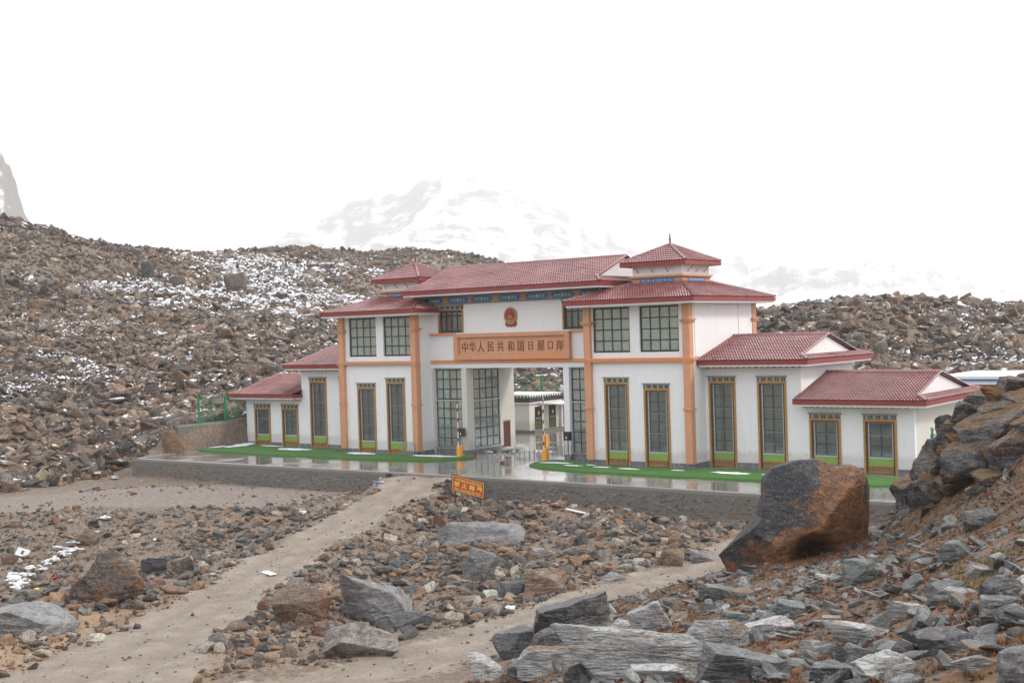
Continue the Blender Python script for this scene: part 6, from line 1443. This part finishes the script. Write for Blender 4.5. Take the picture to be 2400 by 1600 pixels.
# ---------------------------------------------------------------- litter
def litter(px, py, s, kind, seed, label, cat='litter', group=None, lift=.03):
    g = hit(px, py, 20)
    if g is None: return
    r = np.random.default_rng(seed)
    if kind in ('bagw', 'bagg', 'cloth'):
        V, F = ico(3); k = fbm(V * 1.3 + seed, 4, seed); V = V * (1 + k[:, None] * 1.5) * [s * .42, s * .3, s * .12]
        o = link_mesh('plastic_bag' if kind != 'cloth' else 'cloth', npmesh('bag', V, F, {'bagw': PLASTIC, 'bagg': SILVER, 'cloth': REDPL}[kind], False), None, (g[0], g[1], g[2] + s * .16 + lift))
    elif kind == 'foam':
        b = MB(); w_, h_, t_ = s, s * .7, s * .25
        b.box(-w_/2, -w_*.12, -h_/2, h_/2, 0, t_).box(w_*.12, w_/2, -h_/2, h_/2, 0, t_).box(-w_*.12, w_*.12, -h_/2, -h_*.25, 0, t_).box(-w_*.12, w_*.12, h_*.25, h_/2, 0, t_)
        o = b.build('foam_block', PLASTIC); o.location = (g[0], g[1], g[2] + lift + .1); o.rotation_euler = (.9, .3, r.uniform(.3, .9))
    elif kind in ('plank', 'pipe', 'board'):
        b = MB().box(-s/2, s/2, -s * (.05 if kind != 'board' else .3), s * (.05 if kind != 'board' else .3), 0, s * .035)
        o = b.build({'plank': 'plank', 'pipe': 'pipe', 'board': 'board'}[kind], BARW); o.location = (g[0], g[1], g[2] + lift + .08); o.rotation_euler = (r.normal(0, .1), r.normal(0, .12), r.uniform(-.5, .3) + .3)
    else:
        mt = {'blue': BLUEPL, 'red': RED, 'yellow': YELLOW, 'orange': YELP, 'grey': SILVER}[kind]; V, F = rock_arrays(seed, (s, s * .6, s * .5), 3, 6, .08, 0, 6)
        o = link_mesh('package', npmesh('package', V, F, mt, True), None, (g[0], g[1], g[2] + s * .15 + lift))
    setp(o, label, cat, group)
GP = 'scraps of white plastic litter in the pit'
r = np.random.default_rng(77)
for k in range(26):
    f_ = k / 25.; px = 20 + 150 * f_ + r.uniform(-14, 14); py = 1372 - 92 * f_ ** 1.5 + r.uniform(-12, 12)
    litter(px, py, r.uniform(.25, .75), 'bagw' if k % 4 else 'bagg', 300 + k, 'crumpled scrap of white plastic in the litter filled pit', 'litter', GP, .12)
for k in range(9): litter(20 + r.uniform(0, 40), 1352 + r.uniform(0, 34), r.uniform(.4, .8), 'bagw', 340 + k, 'crumpled scrap of white plastic in the litter filled pit', 'litter', GP, .12)
litter(54, 1302, .75, 'foam', 1, 'white foam block with a slot, on a brown stone above the pit'); litter(24, 1364, .35, 'blue', 2, 'small bright blue package at the left of the pit'); litter(60, 1346, .3, 'orange', 3, 'small orange wrapper in the white litter')
litter(86, 1385, .35, 'yellow', 4, 'yellow and teal wrapper below the white litter'); litter(128, 1358, .4, 'red', 5, 'small red wrapper right of the white litter'); pass
litter(168, 1290, 1.6, 'pipe', 7, 'thin pale pole lying across the pit edge', 'pole'); litter(56, 1116, 1.8, 'pipe', 8, 'white pole lying at the foot of the scree', 'pole')
litter(367, 1268, .4, 'bagw', 9, 'white scrap on the rubble bank left of the road, alone', lift=.06); litter(248, 1218, .9, 'bagw', 10, 'white plastic sheet at the edge of the flat ground'); litter(228, 1248, .4, 'bagw', 11, 'small white scrap above the pit, on brown gravel')
litter(630, 1345, .7, 'board', 12, 'pale flat board lying in the middle of the dirt road', 'board', lift=-.03); litter(708, 1206, .9, 'bagw', 13, 'white sack with ochre edge left of the dirt road'); litter(563, 1240, .35, 'bagw', 14, 'white scrap near the left road edge')
for k, (px, py, kd, lab) in enumerate([(858,1131,'bagg','pink grey plastic scrap at the wall foot'),(872,1136,'cloth','dark red cloth scrap among litter at the wall foot'),(884,1134,'blue','blue wrapper among litter at the wall foot'),(895,1132,'bagw','white bag right in the litter heap at the wall foot'),(880,1128,'red','red package in the litter heap at the wall foot')]): litter(px, py, .4, kd, 20 + k, lab)
litter(1348, 1202, 1.7, 'plank', 30, 'white plank lying by the retaining wall', 'plank'); litter(1206, 1147, .5, 'bagw', 31, 'small white scrap right of the warning sign'); litter(1221, 1157, .5, 'bagw', 32, 'white cube scrap near the retaining wall')
for k, (px, py) in enumerate([(1245,1172),(1262,1168),(1275,1178),(1296,1186),(1308,1190)]): litter(px, py, .5, 'cloth' if k % 2 == 0 or k > 2 else 'bagg', 50 + k, 'faded red or grey cloth scrap by the retaining wall', 'cloth', 'cloth scraps by the retaining wall')
litter(1196, 1430, .5, 'bagw', 60, 'white scrap beside the track, left of the big slate grey rock'); litter(1086, 1409, .25, 'blue', 61, 'tiny blue wrapper in the hollow')
litter(270, 1122, .8, 'bagg', 62, 'grey plastic bag at the corner of the platform')
